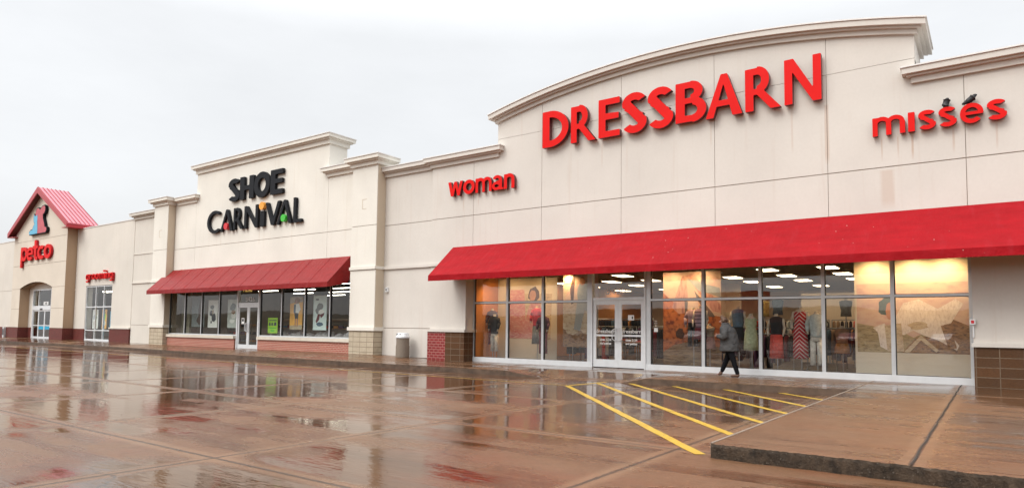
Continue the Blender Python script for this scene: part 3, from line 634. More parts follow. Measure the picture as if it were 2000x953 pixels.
def Ag(w=.19, W_=.9):
    k = w*.37; return poly((0, 0), (w*1.02, 0), (W_*.5+k, 1), (W_*.5-k, 1))+poly((W_-w*1.25, 0), (W_, 0), (W_*.5+k*1.25, 1), (W_*.5-k, 1))+seg(W_*.22, .32, W_*.75, .32, w*.72)
def Ng(w=.19, W_=.86): return seg(w/2, 0, w/2, 1, w)+seg(W_-w/2, 0, W_-w/2, 1, w)+poly((0, 1), (w*1.15, 1), (W_, 0), (W_-w*1.05, 0))
def mg(w=.24, n=2):
    s_ = .62 if n == 2 else .62; out = seg(w/2, 0, w/2, .97, w)
    for i in range(n): out += arc(w/2+s_*(i+.5), .62, s_/2, .27, 0, 180, w*.9, 14)+seg(w/2+s_*(i+1), 0, w/2+s_*(i+1), .63, w)
    return out
def og(w=.25, W_=.98): return arc(W_/2, .5, W_/2-w/2, .5-w/2+.01, 0, 360, w, 32)[:-1]+arc(W_/2, .5, W_/2-w/2, .5-w/2+.01, 345, 365, w, 2)
def wg(w=.24): return poly((0, 1), (w, 1), (.46, 0), (.24, 0))+poly((.24, 0), (.46, 0), (.72, 1), (.52, 1))+poly((.52, 1), (.72, 1), (.98, 0), (.78, 0))+poly((.78, 0), (.98, 0), (1.22, 1), (1.0, 1))
def ag(w=.23): return seg(.66, 0, .66, .66, w)+arc(.40, .66, .26, .25, 0, 155, w*.9, 14)+arc(.36, .28, .25, .2, 20, 330, w*.85, 22)+seg(.34, .5, .66, .56, w*.75)+seg(.72, .06, .88, .06, .12)
def sg(w=.24): return Sg(.235, .78)
def eg(w=.22): return arc(.5, .5, .5-w/2, .5-w/2+.01, -42, 312-360+360, w, 2) if False else arc(.5, .5, .5-w/2, .5-w/2+.01, 0, 318, w, 30)+seg(.1, .5, .98, .5, w*.72)
def ig(w=.26): return seg(w/2, 0, w/2, .98, w)
def Hg(w=.24): return seg(w/2, 0, w/2, 1, w)+seg(.62, 0, .62, 1, w)+seg(.1, .5, .6, .5, w*.8)
def Og(w=.24, W_=.92): return og(w, W_)
def Cg(w=.15): return arc(.5, .5, .5-w/2, .5-w/2, 52, 308, w, 28)
def Vg(w=.17, W_=.78): return poly((0, 1), (w, 1), (W_/2+.07, 0), (W_/2-.07, 0))+poly((W_-w, 1), (W_, 1), (W_/2+.07, 0), (W_/2-.07, 0))
def Lg(w=.17): return seg(w/2, 0, w/2, 1, w)+seg(w/2, w*.42, .5, w*.42, w*.84)
def bb(q): xs_ = [p[0] for k in q for p in k]; zs_ = [p[1] for k in q for p in k]; return min(xs_), max(xs_), min(zs_), max(zs_)
def place(root, q, x0, x1, z0, z1, yf, dep, mf, ms, step=.022, name='letter'):
    a, c, d, e_ = bb(q); sx = (x1-x0)/(c-a); sz = (z1-z0)/(e_-d)
    return letter(q, x0-a*sx, z0-d*sz, sx, sz, yf, dep, mf, ms, name, root, step)

S1 = thing('store_sign', 'largest sign, nine huge red capital letters across the wall under the arched parapet', 'sign', (-7.7, W, 7.2), 'red letter signs of the dress shop')
for q, xa, xb in ((Dg(), -12.03, -11.02), (Rg(), -10.93, -10.02), (Eg(), -9.92, -9.18), (Sg(), -9.10, -8.28), (Sg(), -8.25, -7.44), (Bg(), -7.37, -6.45), (Ag(), -6.47, -5.44), (Rg(), -5.36, -4.42), (Ng(), -4.33, -3.42)):
    z0, z1 = 7.2, 8.42
    if xa in (-9.10, -8.25): z0, z1 = 7.18, 8.44
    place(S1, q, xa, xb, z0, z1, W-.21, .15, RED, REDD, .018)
S2 = thing('store_sign', 'small red lowercase letters reading woman above left end of long awning', 'sign', (-14.7, W, 6.0), 'red letter signs of the dress shop')
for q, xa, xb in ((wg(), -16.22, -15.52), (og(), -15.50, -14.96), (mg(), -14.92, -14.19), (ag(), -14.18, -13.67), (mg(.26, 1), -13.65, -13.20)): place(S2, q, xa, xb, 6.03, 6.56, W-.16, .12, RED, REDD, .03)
S3 = thing('store_sign', 'small red lowercase letters reading misses right of the arch, birds sitting on it', 'sign', (-.9, W, 6.0), 'red letter signs of the dress shop')
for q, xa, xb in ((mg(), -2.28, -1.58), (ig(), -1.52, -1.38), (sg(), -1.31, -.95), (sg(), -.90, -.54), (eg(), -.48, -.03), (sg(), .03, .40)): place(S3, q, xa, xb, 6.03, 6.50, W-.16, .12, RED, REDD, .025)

# birds
BIRD = mk('feathers_black', (.012, .012, .014), .45, 0, .3, 30)
def bird(x, z, lab, face, upright):
    t_ = thing('bird', lab, 'bird', (x, W-.12, z), 'black birds on the small sign')
    s_ = face; y = W-.12
    if upright: V = [(x, y, z+.10), (x+s_*.012, y, z+.16), (x+s_*.02, y, z+.20), (x-s_*.02, y, z+.05), (x-s_*.05, y, z-.06), (x+s_*.055, y-.01, z+.205)]
    else: V = [(x, y, z+.09), (x+s_*.05, y, z+.13), (x+s_*.085, y, z+.185), (x-s_*.06, y, z+.05), (x-s_*.17, y, z+.005), (x+s_*.135, y, z+.185)]
    skin('body', V, [(0, 1), (1, 2), (0, 3), (3, 4), (2, 5)], [.07, .055, .045, .058, .022, .012], BIRD, t_)
    for d in (-.02, .02):
        b = B(); b.tube((x+d, y, z-.002), (x+d, y, z+.06), .006, BIRD, n=5); b.build('leg', t_)
bird(-.735, 6.50, 'black bird hunched upright on the second of the three middle letters of misses', 1, True)
bird(-.27, 6.50, 'black bird leaning with its tail down on top of the letter e', 1, False)

# ================================================================== shoe store
S = thing('shoe_store', 'cream shop unit with stepped parapet, two block pillars and dark red awning', 'shop building')
b = B()
panels(b, [-36.15, -34.05, -23.28, -21.28], [4.1, 5.28, 7.7], W, STUC_S)
b.box(-36.15, -21.28, W+.001, W+.3, 3.06, 4.1, STUC_S)
b.box(-34.05, -23.28, W, .48, 7.70, 9.3, STUC_S)
b.box(-36.15, -21.3, .2, 14, 6.0, 6.15, MATS['roof_membrane']); b.box(-37.7, -19.8, 14, 14.2, -.1, 7, STUC_S)
b.build('wall', S)
def pillar(x0, x1, yf, parent, jz=(3.5, 5.28)):
    b = B(); zs = [1.18, 3.49, 5.28, 7.75]
    for a, c in zip(zs, zs[1:]): b.box(x0, x1, yf, .1, a+.011, c-.011, STUC_S)
    b.box(x0+.02, x1-.02, yf+.025, .09, 1.1, 7.8, GROOVE)
    b.box(x1-.0005, x1+.004, yf+.03, .1, 1.2, 7.7, STUC_SHADE_PATCH)  # tan skin on the right face: side shading put into the colour
    o = b.build('pillar', parent)
    b = B(); b.box(x0-.05, x1+.05, yf-.06, .1, 1.05, 1.19, STUC_S); b.build('pillar_cap', o)
    b = B(); b.box(x0+.02, x1-.01, yf-.01, .1, -.2, 1.05, CMU_C); b.build('block_base', o)
    b = B(); b.box(x0-.03, x1+.03, yf-.05, .1, 3.50, 3.62, STUC_S); b.build('ledge', o)
    b = B(); xm = (x0+x1)/2+.1
    for a in ((xm-.22, xm+.05, 6.35, 6.37), (xm-.22, xm-.20, 5.98, 6.36), (xm-.22, xm+.02, 5.97, 5.985)): b.box(a[0], a[1], yf-.006, yf, a[2], a[3], STUC_SHADE_PATCH)
    b.build('patch_outline', o)
    return o
pillar(-21.28, -19.8, -.86, S); pillar(-37.7, -36.2, -.9, S)
cornice(S, -34.05, -23.28, W, .48, 9.60, STUC_S, h=.43)
b = B()
def cor(b, x0, x1, y0, y1, zt, m, l=1, r=1):
    for o_, za, zb, mm in ((.29, -.035, .0, FLASH), (.26, -.18, -.035, m), (.17, -.235, -.18, m), (.08, -.39, -.235, m)):
        b.box(x0-o_*l, x1+o_*r, y0-o_, y1, zt+za, zt+zb, mm)
cor(b, -23.28, -21.58, W, .1, 8.07, STUC_S, 1, 0); b.build('cornice', S)
b = B(); cor(b, -35.9, -34.05, W, .1, 8.07, STUC_S, 0, 1); b.build('cornice', S)
b = B(); cor(b, -21.28, -19.8, -.86, .12, 8.11, STUC_S); b.build('pillar_cornice', S)
b = B(); cor(b, -37.7, -36.2, -.9, .12, 8.11, STUC_S); b.build('pillar_cornice', S)
awning(S, -36.6, -21.72, W-.001, -1.66, 4.15, 3.0, 2.80, AWN_M, seams=[-36.6+1.24*i for i in range(1, 12)])
YS = -.55; MS = [-36.2, -34.62, -32.98, -31.35, -29.74, -27.88, -26.22, -24.53, -22.84, -21.28]
CREAM = mk('sill_cream', (.66, .60, .50), .6)
for i in range(9):
    if i == 4: continue
    x0, x1 = MS[i], MS[i+1]; b = B()
    b.box(x0-.03, x0+.03, YS-.05, YS+.05, .70, 3.1, ALU)
    if i in (3, 8): b.box(x1-.03, x1+.03, YS-.05, YS+.05, .70, 3.1, ALU)
    b.box(x0+.03, x1-.03, YS-.05, YS+.05, .70, .76, ALU); b.box(x0+.03, x1-.03, YS-.045, YS+.05, 3.02, 3.1, ALU_DK)
    b.box(x0+.0301, x0+.052, YS-.05, YS+.05, .76, 3.02, ALU_DK)
    o = b.build('window', S); b = B(); b.box(x0+.03, x1-.03, YS-.004, YS+.004, .76, 3.02, GLASS2); b.build('pane', o)
for xa, xb in ((-36.2, -29.80), (-27.86, -21.28)):
    b = B(); b.box(xa, xb, YS-.13, YS+.1, -.2, .56, BRICK_L); b.build('brick_base', S)
    b = B(); b.box(xa, xb+.02, YS-.2, YS+.12, .56, .70, CREAM); b.build('sill', S)
b = B()
for xa, xb in ((-29.74, -29.66), (-27.98, -27.9)): b.box(xa, xb, YS-.08, YS+.06, .05, 3.1, ALU_W)
b.box(-29.66, -27.98, YS-.05, YS+.05, 2.2, 2.29, ALU_W); o = b.build('door_frame', S)
b = B(); b.box(-29.66, -27.98, YS-.004, YS+.004, 2.29, 3.02, GLASS2); b.build('pane', o)
door(-29.655, -28.825, 2.195, YS-.01, S, True, ALU_W, GLASS2, False, .10, .09, .2, None); door(-28.815, -27.985, 2.195, YS-.01, S, False, ALU_W, GLASS2, False, .10, .09, .2, None)
text('5426', -28.75, 2.36, YS-.012, .29, WHTB, S, 'house_number', align='CENTER', xs=1.3)
b = B(); b.box(-29.35, -29.12, YS-.045, YS-.036, 1.28, 1.56, WHT); b.box(-29.31, -29.16, YS-.05, YS-.0452, 1.40, 1.52, BLK); tag(b.build('door_notice'), 'small white notice with dark square on the left door of the shoe shop', 'notice')
# interior
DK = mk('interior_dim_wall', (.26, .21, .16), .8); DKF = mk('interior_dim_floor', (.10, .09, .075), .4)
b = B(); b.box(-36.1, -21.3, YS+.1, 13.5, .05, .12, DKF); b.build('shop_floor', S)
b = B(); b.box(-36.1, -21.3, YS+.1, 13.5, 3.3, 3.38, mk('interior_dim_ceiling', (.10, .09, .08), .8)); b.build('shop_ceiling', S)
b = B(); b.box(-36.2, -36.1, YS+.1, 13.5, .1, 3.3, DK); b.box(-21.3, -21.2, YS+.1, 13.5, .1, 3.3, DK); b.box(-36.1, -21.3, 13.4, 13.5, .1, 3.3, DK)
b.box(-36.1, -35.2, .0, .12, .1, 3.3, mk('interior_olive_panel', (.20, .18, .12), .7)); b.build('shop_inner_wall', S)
TUBE = emit('tube_light', (1, .90, .76), 9.)
for gx in (-27.0, -24.4, -33.5, -30.2):  # some tubes toward the front are added to brighten the posters
    for gy in (1.2, 3.6, 6.0, 8.4, 10.8):
        b = B(); b.box(gx-.9, gx+.9, gy-.09, gy+.09, 3.2, 3.29, ALU_DK); o = b.build('ceiling_light', S); b = B(); b.box(gx-.88, gx+.88, gy-.05, gy+.05, 3.17, 3.2, TUBE); b.build('tube', o)
# shoe sign
def ball(root, x, z, r_, m):
    b = B(); K = 20; V = []
    b.prism_xz([(x+r_*math.cos(2*math.pi*k/K), z+r_*math.sin(2*math.pi*k/K)) for k in range(K)], W-.19, W-.03, m); return b.build('ball', root)
S4 = thing('store_sign', 'two rows of charcoal capital letters with red, amber and green balls', 'sign', (-29, W, 5.9))
BF, BD = W-.15, .12
for q, xa, xb, za, zb in ((Sg(.22, .66), -30.85, -29.86, 7.32, 8.47), (Hg(.24), -29.84, -28.68, 7.34, 8.46), (Og(.24, .95), -28.66, -27.38, 7.28, 8.52), (Eg(.24, .62), -27.33, -26.38, 7.32, 8.48)):
    place(S4, q, xa, xb, za, zb, BF, BD, BLK, BLK, .025)
for q, xa, xb, za, zb in ((Cg(.13), -32.70, -31.55, 5.86, 7.02), (Ag(.13, .8), -31.46, -30.36, 5.88, 6.98), (Rg(.15), -30.30, -29.46, 5.9, 6.98), (Ng(.14, .8), -29.38, -28.26, 5.88, 6.98), (ig(.26), -28.06, -27.74, 5.88, 6.62), (Vg(.14), -27.66, -26.5, 5.88, 6.98), (Ag(.13, .8), -26.75, -25.62, 5.86, 6.98), (Lg(.15), -25.52, -24.92, 5.86, 7.0)):
    if q[0][0][0] == 0 and xa == -31.46 or xa == -26.75: q = q[:2]
    place(S4, q, xa, xb, za, zb, BF, BD, BLK, BLK, .025)
ball(S4, -30.92, 6.13, .17, BRD); ball(S4, -27.92, 6.86, .19, ORG); ball(S4, -26.22, 6.13, .17, GRN)

# ================================================================== pet shop
Pp = thing('pet_store', 'far left shop unit with red metal gable roof over an arched entrance', 'shop building')
b = B()
panels(b, [-48.6, -40.8], [3.6, 7.36], W, STUC_P); 
b.box(-48.6, -46.98, W, -.1, .88, 3.6, STUC_P); b.box(-43.34, -40.8, W, -.1, .97, 3.6, STUC_P); b.box(-48.6, -40.8, W+.1, 10, 7.2, 7.3, MATS['roof_membrane'])
b.build('wall', Pp); b = B()
panels(b, [-85, -70, -57.8], [.9, 3.62, 7.36], W, STUC_P); b.build('wall', Pp)
b = B(); b.box(-48.6, -40.8, W-.03, 0, 7.36, 7.41, FLASH); b.build('coping', Pp); b = B(); b.box(-85, -57.8, W-.03, 0, 7.36, 7.41, FLASH); b.build('coping', Pp)
b = B(); b.box(-43.38, -40.78, W-.1, 0, .92, 1.0, STUC_P); b.build('plinth_cap', Pp)
b = B(); b.box(-43.34, -40.83, W-.06, 0, -.2, .92, BRICK_D); b.build('brick_plinth', Pp)
b = B(); b.box(-48.6, -46.99, W-.02, 0, -.2, .88, BRICK_D); b.build('brick_plinth', Pp)
b = B(); b.box(-85, -57.8, W-.02, 0, -.2, .9, BRICK_D); b.build('brick_plinth', Pp)
# stepped bay next to the shoe shop
b = B(); panels(b, [-40.8, -37.7], [.12, 1.17, 3.6, 5.28, 7.3], W+.02, STUC_P); b.box(-40.8, -37.7, W+.08, 0, -.2, .12, GROOVE); b.build('wall_bay', Pp)
b = B(); cor(b, -40.8, -37.73, W+.02, .1, 7.70, STUC_P, 1, 0); b.box(-40.8, -37.73, W+.03, .1, 7.28, 7.6, STUC_P); b.build('cornice', Pp)
b = B(); b.box(-40.85, -37.72, W-.04, W+.02, 3.56, 3.64, STUC_P); b.box(-40.85, -37.72, W-.01, W+.02, 5.25, 5.29, STUC_P); b.build('ledge', Pp)
# gabled entrance block with an arched opening
G0, G1, GY = -57.85, -48.66, -1.1; OX0, OX1 = -56.3, -50.7; cxg = (G0+G1)/2; ap = 10.15; ez = 7.38
NA = 16; sp_, cr_ = 3.64, 4.05
def op_z(x): 
    hw = (OX1-OX0)/2; c = (OX0+OX1)/2; rise = cr_-sp_; Rr = (hw*hw+rise*rise)/(2*rise); return cr_-Rr+math.sqrt(max(0, Rr*Rr-(x-c)**2))
b = B()
def slab(x0, x1, z0f, z1f, n, y0, y1, m):
    xs_ = [x0+(x1-x0)*k/n for k in range(n+1)]
    for a, c in zip(xs_, xs_[1:]):
        b.prism_xz([(a, z0f(a)), (c, z0f(c)), (c, z1f(c)), (a, z1f(a))], y0, y1, m)
g = .011
b.box(G0, OX0, GY, GY+.3, 3.62+g, 5.26-g, STUC_PG); b.box(OX1, G1, GY, GY+.3, 3.62+g, 5.26-g, STUC_PG)
arc_pts = [(OX0+(OX1-OX0)*k/NA, op_z(OX0+(OX1-OX0)*k/NA)) for k in range(NA+1)]
b.prism_xz(arc_pts+[(OX1, 5.26-g), (OX0, 5.26-g)], GY, GY+.3, STUC_PG)
for a, c in ((.9, 2.2), (2.2, 3.62)):
    b.box(G0, OX0, GY, GY+.3, a+g, c-g, STUC_PG); b.box(OX1, G1, GY, GY+.3, a+g, c-g, STUC_PG)
b.box(G0, G1, GY, GY+.3, 5.26+g, 6.98-g, STUC_PG)
top_ = lambda x: ez+(ap-ez)*(1-abs(x-cxg)/((G1-G0)/2))
b.prism_xz([(G0, 6.98+g), (G1, 6.98+g), (G1, ez), (cxg, ap), (G0, ez)], GY, GY+.3, STUC_PG)
b.box(G0+.01, OX0-.01, GY+.024, GY+.28, .9, 5.5, GROOVE); b.box(OX1+.01, G1-.01, GY+.024, GY+.28, .9, 5.5, GROOVE); b.box(G0+.01, G1-.01, GY+.024, GY+.28, 5.1, 7.3, GROOVE)
b.build('gable_front', Pp)
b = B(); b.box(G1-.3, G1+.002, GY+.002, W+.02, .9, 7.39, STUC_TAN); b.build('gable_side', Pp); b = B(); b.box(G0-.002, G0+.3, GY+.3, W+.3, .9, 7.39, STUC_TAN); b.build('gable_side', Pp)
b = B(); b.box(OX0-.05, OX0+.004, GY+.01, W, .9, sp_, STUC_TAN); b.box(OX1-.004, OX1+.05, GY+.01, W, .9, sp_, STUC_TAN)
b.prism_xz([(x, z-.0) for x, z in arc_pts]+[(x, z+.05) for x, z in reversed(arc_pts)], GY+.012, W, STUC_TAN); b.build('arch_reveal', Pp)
for xa, xb in ((G0-.02, OX0+.01), (OX1-.01, G1+.03)): b = B(); b.box(xa, xb, GY-.02, W+.2, -.2, .9, BRICK_D); b.build('brick_plinth', Pp)
b = B(); b.box(OX0+.004, -55.45, W, W+.2, .9, 4.1, STUC_P); b.box(-52.15, OX1-.004, W, W+.2, .9, 4.1, STUC_P); b.box(-55.45, -52.15, W, W+.2, 3.57, 4.1, STUC_P)
b.box(OX0, -55.45, W-.01, W+.2, -.2, .9, BRICK_D); b.box(-52.15, OX1, W-.01, W+.2, -.2, .9, BRICK_D); b.build('entrance_wall', Pp)
# roof
RC, RH = -52.97, 5.15; RY0, RY1 = -1.5, .38; rz, rez = 10.53, 7.66
b = B()
for s in (-1, 1):
    V = [(RC, RY0+.02, rz+.0), (RC+s*(RH+.02), RY0+.02, rez), (RC+s*(RH+.02), RY1, rez), (RC, RY1, rz)]; V2 = [(x, y, z-.06) for x, y, z in V]
    fs = [(0, 1, 2, 3), (7, 6, 5, 4), (0, 4, 5, 1), (1, 5, 6, 2), (2, 6, 7, 3), (3, 7, 4, 0)]
    if s == 1: b.add(V+V2, fs, ROOFM)
    else: b.add(V+V2, [tuple(reversed(q)) for q in fs], ROOFM)
ro = b.build('roof', Pp)
b = B()
for s in (-1, 1):
    for k in range(8):
        y = RY0+.06+(RY1-RY0-.08)*k/7
        p, q = Vector((RC, y, rz+.015)), Vector((RC+s*(RH+.02), y, rez+.015)); b.tube(p, q, .024, SEAMD, n=4)
b.build('standing_seam', ro)
b = B()
for s in (-1, 1):
    V = [(RC, RY0, rz+.02), (RC+s*RH, RY0, rez+.02), (RC+s*RH, RY0, rez-.3), (RC, RY0, rz-.40)]; V2 = [(x, y+.06, z) for x, y, z in V]
    fs = [(0, 3, 2, 1), (4, 5, 6, 7), (0, 1, 5, 4), (1, 2, 6, 5), (2, 3, 7, 6)]
    b.add(V+V2, fs if s == 1 else [tuple(reversed(q)) for q in fs], ROOFD)
    V = [(RC+s*RH, RY0, rez-.3), (RC+s*RH, RY1, rez-.3), (RC+s*(RH-.75), RY1, rez-.3), (RC+s*(RH-.75), RY0+.06, rez-.3)]
    b.box(RC+s*RH-.03, RC+s*RH+.0, RY0+.06, RY1, rez-.3, rez-.01, ROOFD); x0_, x1_ = sorted((RC+s*(RH-.9), RC+s*(RH-.03))); b.box(x0_, x1_, RY0+.06, RY1, rez-.29, rez-.25, ROOFD)
    V = [(RC, RY0+.06, rz-.3), (RC+s*(RH-.1), RY0+.06, rez-.24), (RC+s*(RH-.1), GY, rez-.24), (RC, GY, rz-.3)]; b.add(V, [(0, 1, 2, 3)], SOFF)
b.build('fascia', ro)
# windows and sliding doors
def grid_window(x0, x1, z0, z1, xs_, zs_, y, parent, glass=GLASS2):
    b = B()
    for x in xs_: b.box(x-.03, x+.03, y-.05, y+.05, z0, z1, ALU_W)
    for z in zs_: b.box(x0+.031, x1-.031, y-.045, y+.045, z-.03, z+.03, ALU_W)
    b.box(x0-.03, x1+.03, y-.06, y+.06, z0-.12, z0-.001, ALU_W)
    o = b.build('window', parent)
    X_ = sorted(xs_); Zs = sorted(zs_)
    for a, c in zip(X_, X_[1:]):
        for d, e_ in zip(Zs, Zs[1:]):
            b = B(); b.box(a+.03, c-.03, y-.004, y+.004, d+.03, e_-.03, glass); b.build('pane', o)
grid_window(-46.95, -43.37, .20, 3.58, [-46.95, -45.6, -44.48, -43.37], [.23, .80, 2.26, 3.55], -.42, Pp)
b = B(); YD = W-.0
b.box(-55.45, -55.35, YD-.07, YD+.07, .12, 3.57, ALU_W); b.box(-52.25, -52.15, YD-.07, YD+.07, .12, 3.57, ALU_W)
b.box(-55.35, -52.25, YD-.08, YD+.06, 2.12, 2.42, ALU_W); b.box(-55.35, -52.25, YD-.06, YD+.06, 3.49, 3.57, ALU_W); b.box(-54.45, -54.37, YD-.05, YD+.05, 2.42, 3.49, ALU_W)
b.box(-53.95, -53.6, YD-.12, YD-.08, 2.14, 2.24, ALU_DK)
o = b.build('door_frame', Pp)
for a, c in ((-55.35, -54.45), (-54.37, -52.25)): b = B(); b.box(a, c, YD-.004, YD+.004, 2.42, 3.49, GLASS2); b.build('pane', o)
DX = [-55.35, -54.35, -53.3, -52.25]; BLU = mk('decal_blue', (.02, .35, .55), .5)
for i in range(3):
    a, c = DX[i]+.003, DX[i+1]-.003; b = B()
    b.box(a, a+.07, YD-.03, YD+.03, .14, 2.115, ALU_W); b.box(c-.07, c, YD-.03, YD+.03, .14, 2.115, ALU_W); b.box(a+.07, c-.07, YD-.03, YD+.03, .14, .28, ALU_W); b.box(a+.07, c-.07, YD-.03, YD+.03, 2.03, 2.115, ALU_W); b.box(a+.07, c-.07, YD-.03, YD+.03, 1.02, 1.08, ALU_W)
    o = b.build('sliding_door', Pp); b = B(); b.box(a+.07, c-.07, YD-.004, YD+.004, .28, 2.03, GLASS2); b.build('pane', o)
    if i: b = B(); b.box(a+.08, c-.08, YD-.012, YD-.006, .78, 1.0, BLU); b.build('decal', o)
b = B(); b.box(-53.62, -52.82, YD-.012, YD-.006, 2.47, 2.70, WHT); o = b.build('number_plate', Pp); text('5430', -53.22, 2.50, YD-.016, .24, BLK, Pp, 'house_number', align='CENTER')
b = B(); b.box(-60, -40.7, 7, 7.1, 0, 4, DK); b.box(-60, -40.7, .0, 7, 3.7, 3.8, DK); b.box(-60, -40.7, W+.25, 7, .05, .16, DKF); b.box(-60, -59.9, 0, 7, .1, 3.7, DK); b.box(-40.9, -40.8, 0, 7, .1, 3.7, DK); b.build('shop_inner_wall', Pp)
for gx in (-54.5, -45.5):
    for gy in (1.5, 4): b = B(); b.box(gx-.6, gx+.6, gy-.15, gy+.15, 3.62, 3.69, TUBE); b.build('ceiling_light', Pp)
t_ = thing('downpipe_box', 'narrow grey electrical box on the dark brick base at far left', 'utility box', (-60.5, -.6, .2))
b = B(); b.box(-60.75, -60.45, -.66, -.53, .15, .9, ALU); b.build('housing', t_); b = B(); b.box(-60.7, -60.5, -.672, -.66, .3, .75, ALU_DK); b.build('cover', t_)
# pet shop signs
SG = thing('store_sign', 'five fat rounded red lowercase letters on the gabled front below the emblem', 'sign', (-53, GY, 5.5))
def pg(w=.24): return seg(w/2, -.45, w/2, 1, w)+arc(.5, .5, .5-w/2, .5-w/2, 0, 360, w, 24)+arc(.5, .5, .5-w/2, .5-w/2, 350, 364, w, 2)
def tg(w=.24): return seg(.32, .16, .32, 1.38, w)+seg(0, .9, .62, .9, .2)+seg(.32, .12, .62, .12, .22)
def cg(w=.24): return arc(.5, .5, .5-w/2, .5-w/2, 50, 310, w, 22)
def gg(w=.2): return arc(.5, .5, .5-w/2, .5-w/2, 0, 360, w, 22)+arc(.5, .5, .5-w/2, .5-w/2, 350, 364, w, 2)+seg(.86, 0, .86, 1, w)+arc(.5, -.05, .36, .3, 200, 360, w, 12)
def rg(w=.2): return seg(w/2, 0, w/2, 1, w)+arc(.42, .58, .30, .3, 50, 180, w, 8)
for q, xa, xb, za, zb in ((pg(), -56.08, -54.92, 5.1, 6.55), (eg(.24), -54.96, -53.86, 5.54, 6.50), (tg(), -53.95, -53.05, 5.54, 6.92), (cg(), -53.08, -52.02, 5.54, 6.50), (og(.25), -51.98, -50.72, 5.54, 6.52)):
    place(SG, q, xa, xb, za, zb, GY-.16, .13, RED, REDP, .035)
b = B(); b.box(-55.9, -50.9, GY-.025, GY-.002, 5.95, 6.05, ALU_DK); b.build('raceway', SG)
SR = thing('store_sign', 'tiny crowded red letters reading grooming above the tall grid window', 'sign', (-45, W, 3.9))
x = -46.75
for ch, wd in (('g', .42), ('r', .28), ('o', .42), ('o', .42), ('m', .58), ('i', .16), ('n', .40), ('g', .42)):
    q = {'g': gg(), 'r': rg(), 'o': og(.2), 'm': mg(.19), 'i': ig(.3), 'n': mg(.22, 1)}[ch]
    place(SR, q, x, x+wd, 3.80 if ch == 'g' else 3.98, 4.33, W-.16, .13, RED, REDP, .045)
    if ch == 'i': b = B(); b.box(x, x+wd, W-.22, W-.02, 4.40, 4.50, RED); b.build('dot', SR)
    x += wd+.09
# emblem: seated cat in front of a seated dog
EM = thing('store_emblem', 'blue cat and red dog emblem in silhouette under the gable peak', 'emblem', (-53, GY, 7.3))
dog = [(-53.15, 7.36), (-51.75, 7.36), (-51.62, 7.50), (-51.66, 7.66), (-51.95, 7.72), (-52.05, 7.95), (-52.30, 8.30), (-52.38, 8.62), (-52.15, 8.70), (-52.0, 8.86), (-52.02, 9.10), (-52.2, 9.20), (-52.55, 9.16), (-52.85, 8.98), (-53.2, 9.12), (-53.5, 9.06), (-53.62, 8.85), (-53.60, 8.60), (-53.45, 8.4), (-53.25, 8.2), (-53.15, 7.8)]
cat = [(-54.55, 7.36), (-53.16, 7.36), (-53.16, 7.8), (-53.26, 8.18), (-53.24, 8.50), (-53.36, 8.70), (-53.48, 8.60), (-53.72, 8.62), (-53.85, 8.74), (-53.93, 8.50), (-53.88, 8.25), (-53.72, 8.08), (-53.95, 7.85), (-54.05, 7.66), (-54.4, 7.64), (-54.62, 7.52)]
b = B(); b.prism_xz(dog, GY-.20, GY-.04, MARN, BLK); b.build('dog_silhouette', EM)
b = B(); b.prism_xz(cat, GY-.205, GY-.05, BLUE, BLK); b.build('cat_silhouette', EM)
def fat(p, k):
    cx = sum(a for a, _ in p)/len(p); cz = sum(a for _, a in p)/len(p); n = len(p); out = []
    for i in range(n):
        (ax, az_), (bx, bz), (qx, qz) = p[i-1], p[i], p[(i+1) % n]; d1 = Vector((bx-ax, bz-az_)).normalized(); d2 = Vector((qx-bx, qz-bz)).normalized()
        nn_ = Vector((d1.y+d2.y, -d1.x-d2.x)); nn_ = nn_.normalized()*k if nn_.length > .1 else Vector((0, 0)); out.append((bx+nn_.x, bz+nn_.y))
    return out
b = B(); b.prism_xz(fat(dog, .06), GY-.19, GY-.03, BLK); b.build('outline', EM); b = B(); b.prism_xz(fat(cat, .06), GY-.192, GY-.032, BLK); b.build('outline', EM)
# ================================================================== litter bin
lb = thing('litter_bin', 'round brown litter bin with white domed lid standing against the plain wall', 'litter bin', (-18.2, -.85, .07))
BINM = mk('bin_aggregate', (.22, .18, .14), .7, 0, .25, 40, .5, 90)
b = B(); b.loft([(-18.2, -.85, .04, .25, .25), (-18.2, -.85, .10, .262, .262), (-18.2, -.85, .50, .262, .262), (-18.2, -.85, .505, .25, .25), (-18.2, -.85, .80, .25, .25)], BINM, 28); b.build('body', lb)
b = B(); b.loft([(-18.2, -.85, .80, .275, .275), (-18.2, -.85, .85, .275, .275), (-18.2, -.85, .90, .25, .25), (-18.2, -.85, .985, .215, .215), (-18.2, -.85, 1.0, .18, .18)], ALU_W, 28); b.build('lid', lb)
b = B(); b.box(-18.31, -18.09, -1.08, -1.04, .885, .955, ALU_DK); b.build('flap', lb)

# ================================================================== person walking left along the shop front
PX, PY = -5.62, -1.42
pr = thing('person', 'person in a knee-length grey jacket and black trousers striding left past the shop windows', 'person', (PX, PY, 0))
SKIN = mk('skin', (.45, .26, .19), .5, 0, .05); TROU = mk('trousers_black', (.008, .008, .010), .9, 0, .2, 20, spec=.1)
m, t, bs = newmat('jacket_tweed'); n1 = noise(t, pos(t), 130, 3); n2 = noise(t, pos(t), 9, 4)
c = mix(t, ramp(t, n1, .35, .65), (.02, .02, .021), (.10, .097, .093)); c = mix(t, ramp(t, n2, .4, .7, 0, .4), c, (.05, .05, .055)); t.links.new(c, bs.inputs['Base Color']); bs.inputs['Roughness'].default_value = .85; bump(t, bs, n2, .5, .02); JACK = m
HAIR = mk('hair_brown', (.12, .07, .045), .75, 0, .4, 40, .6, 60); SHOE = mk('shoe_brown', (.10, .05, .03), .45, 0, .2)
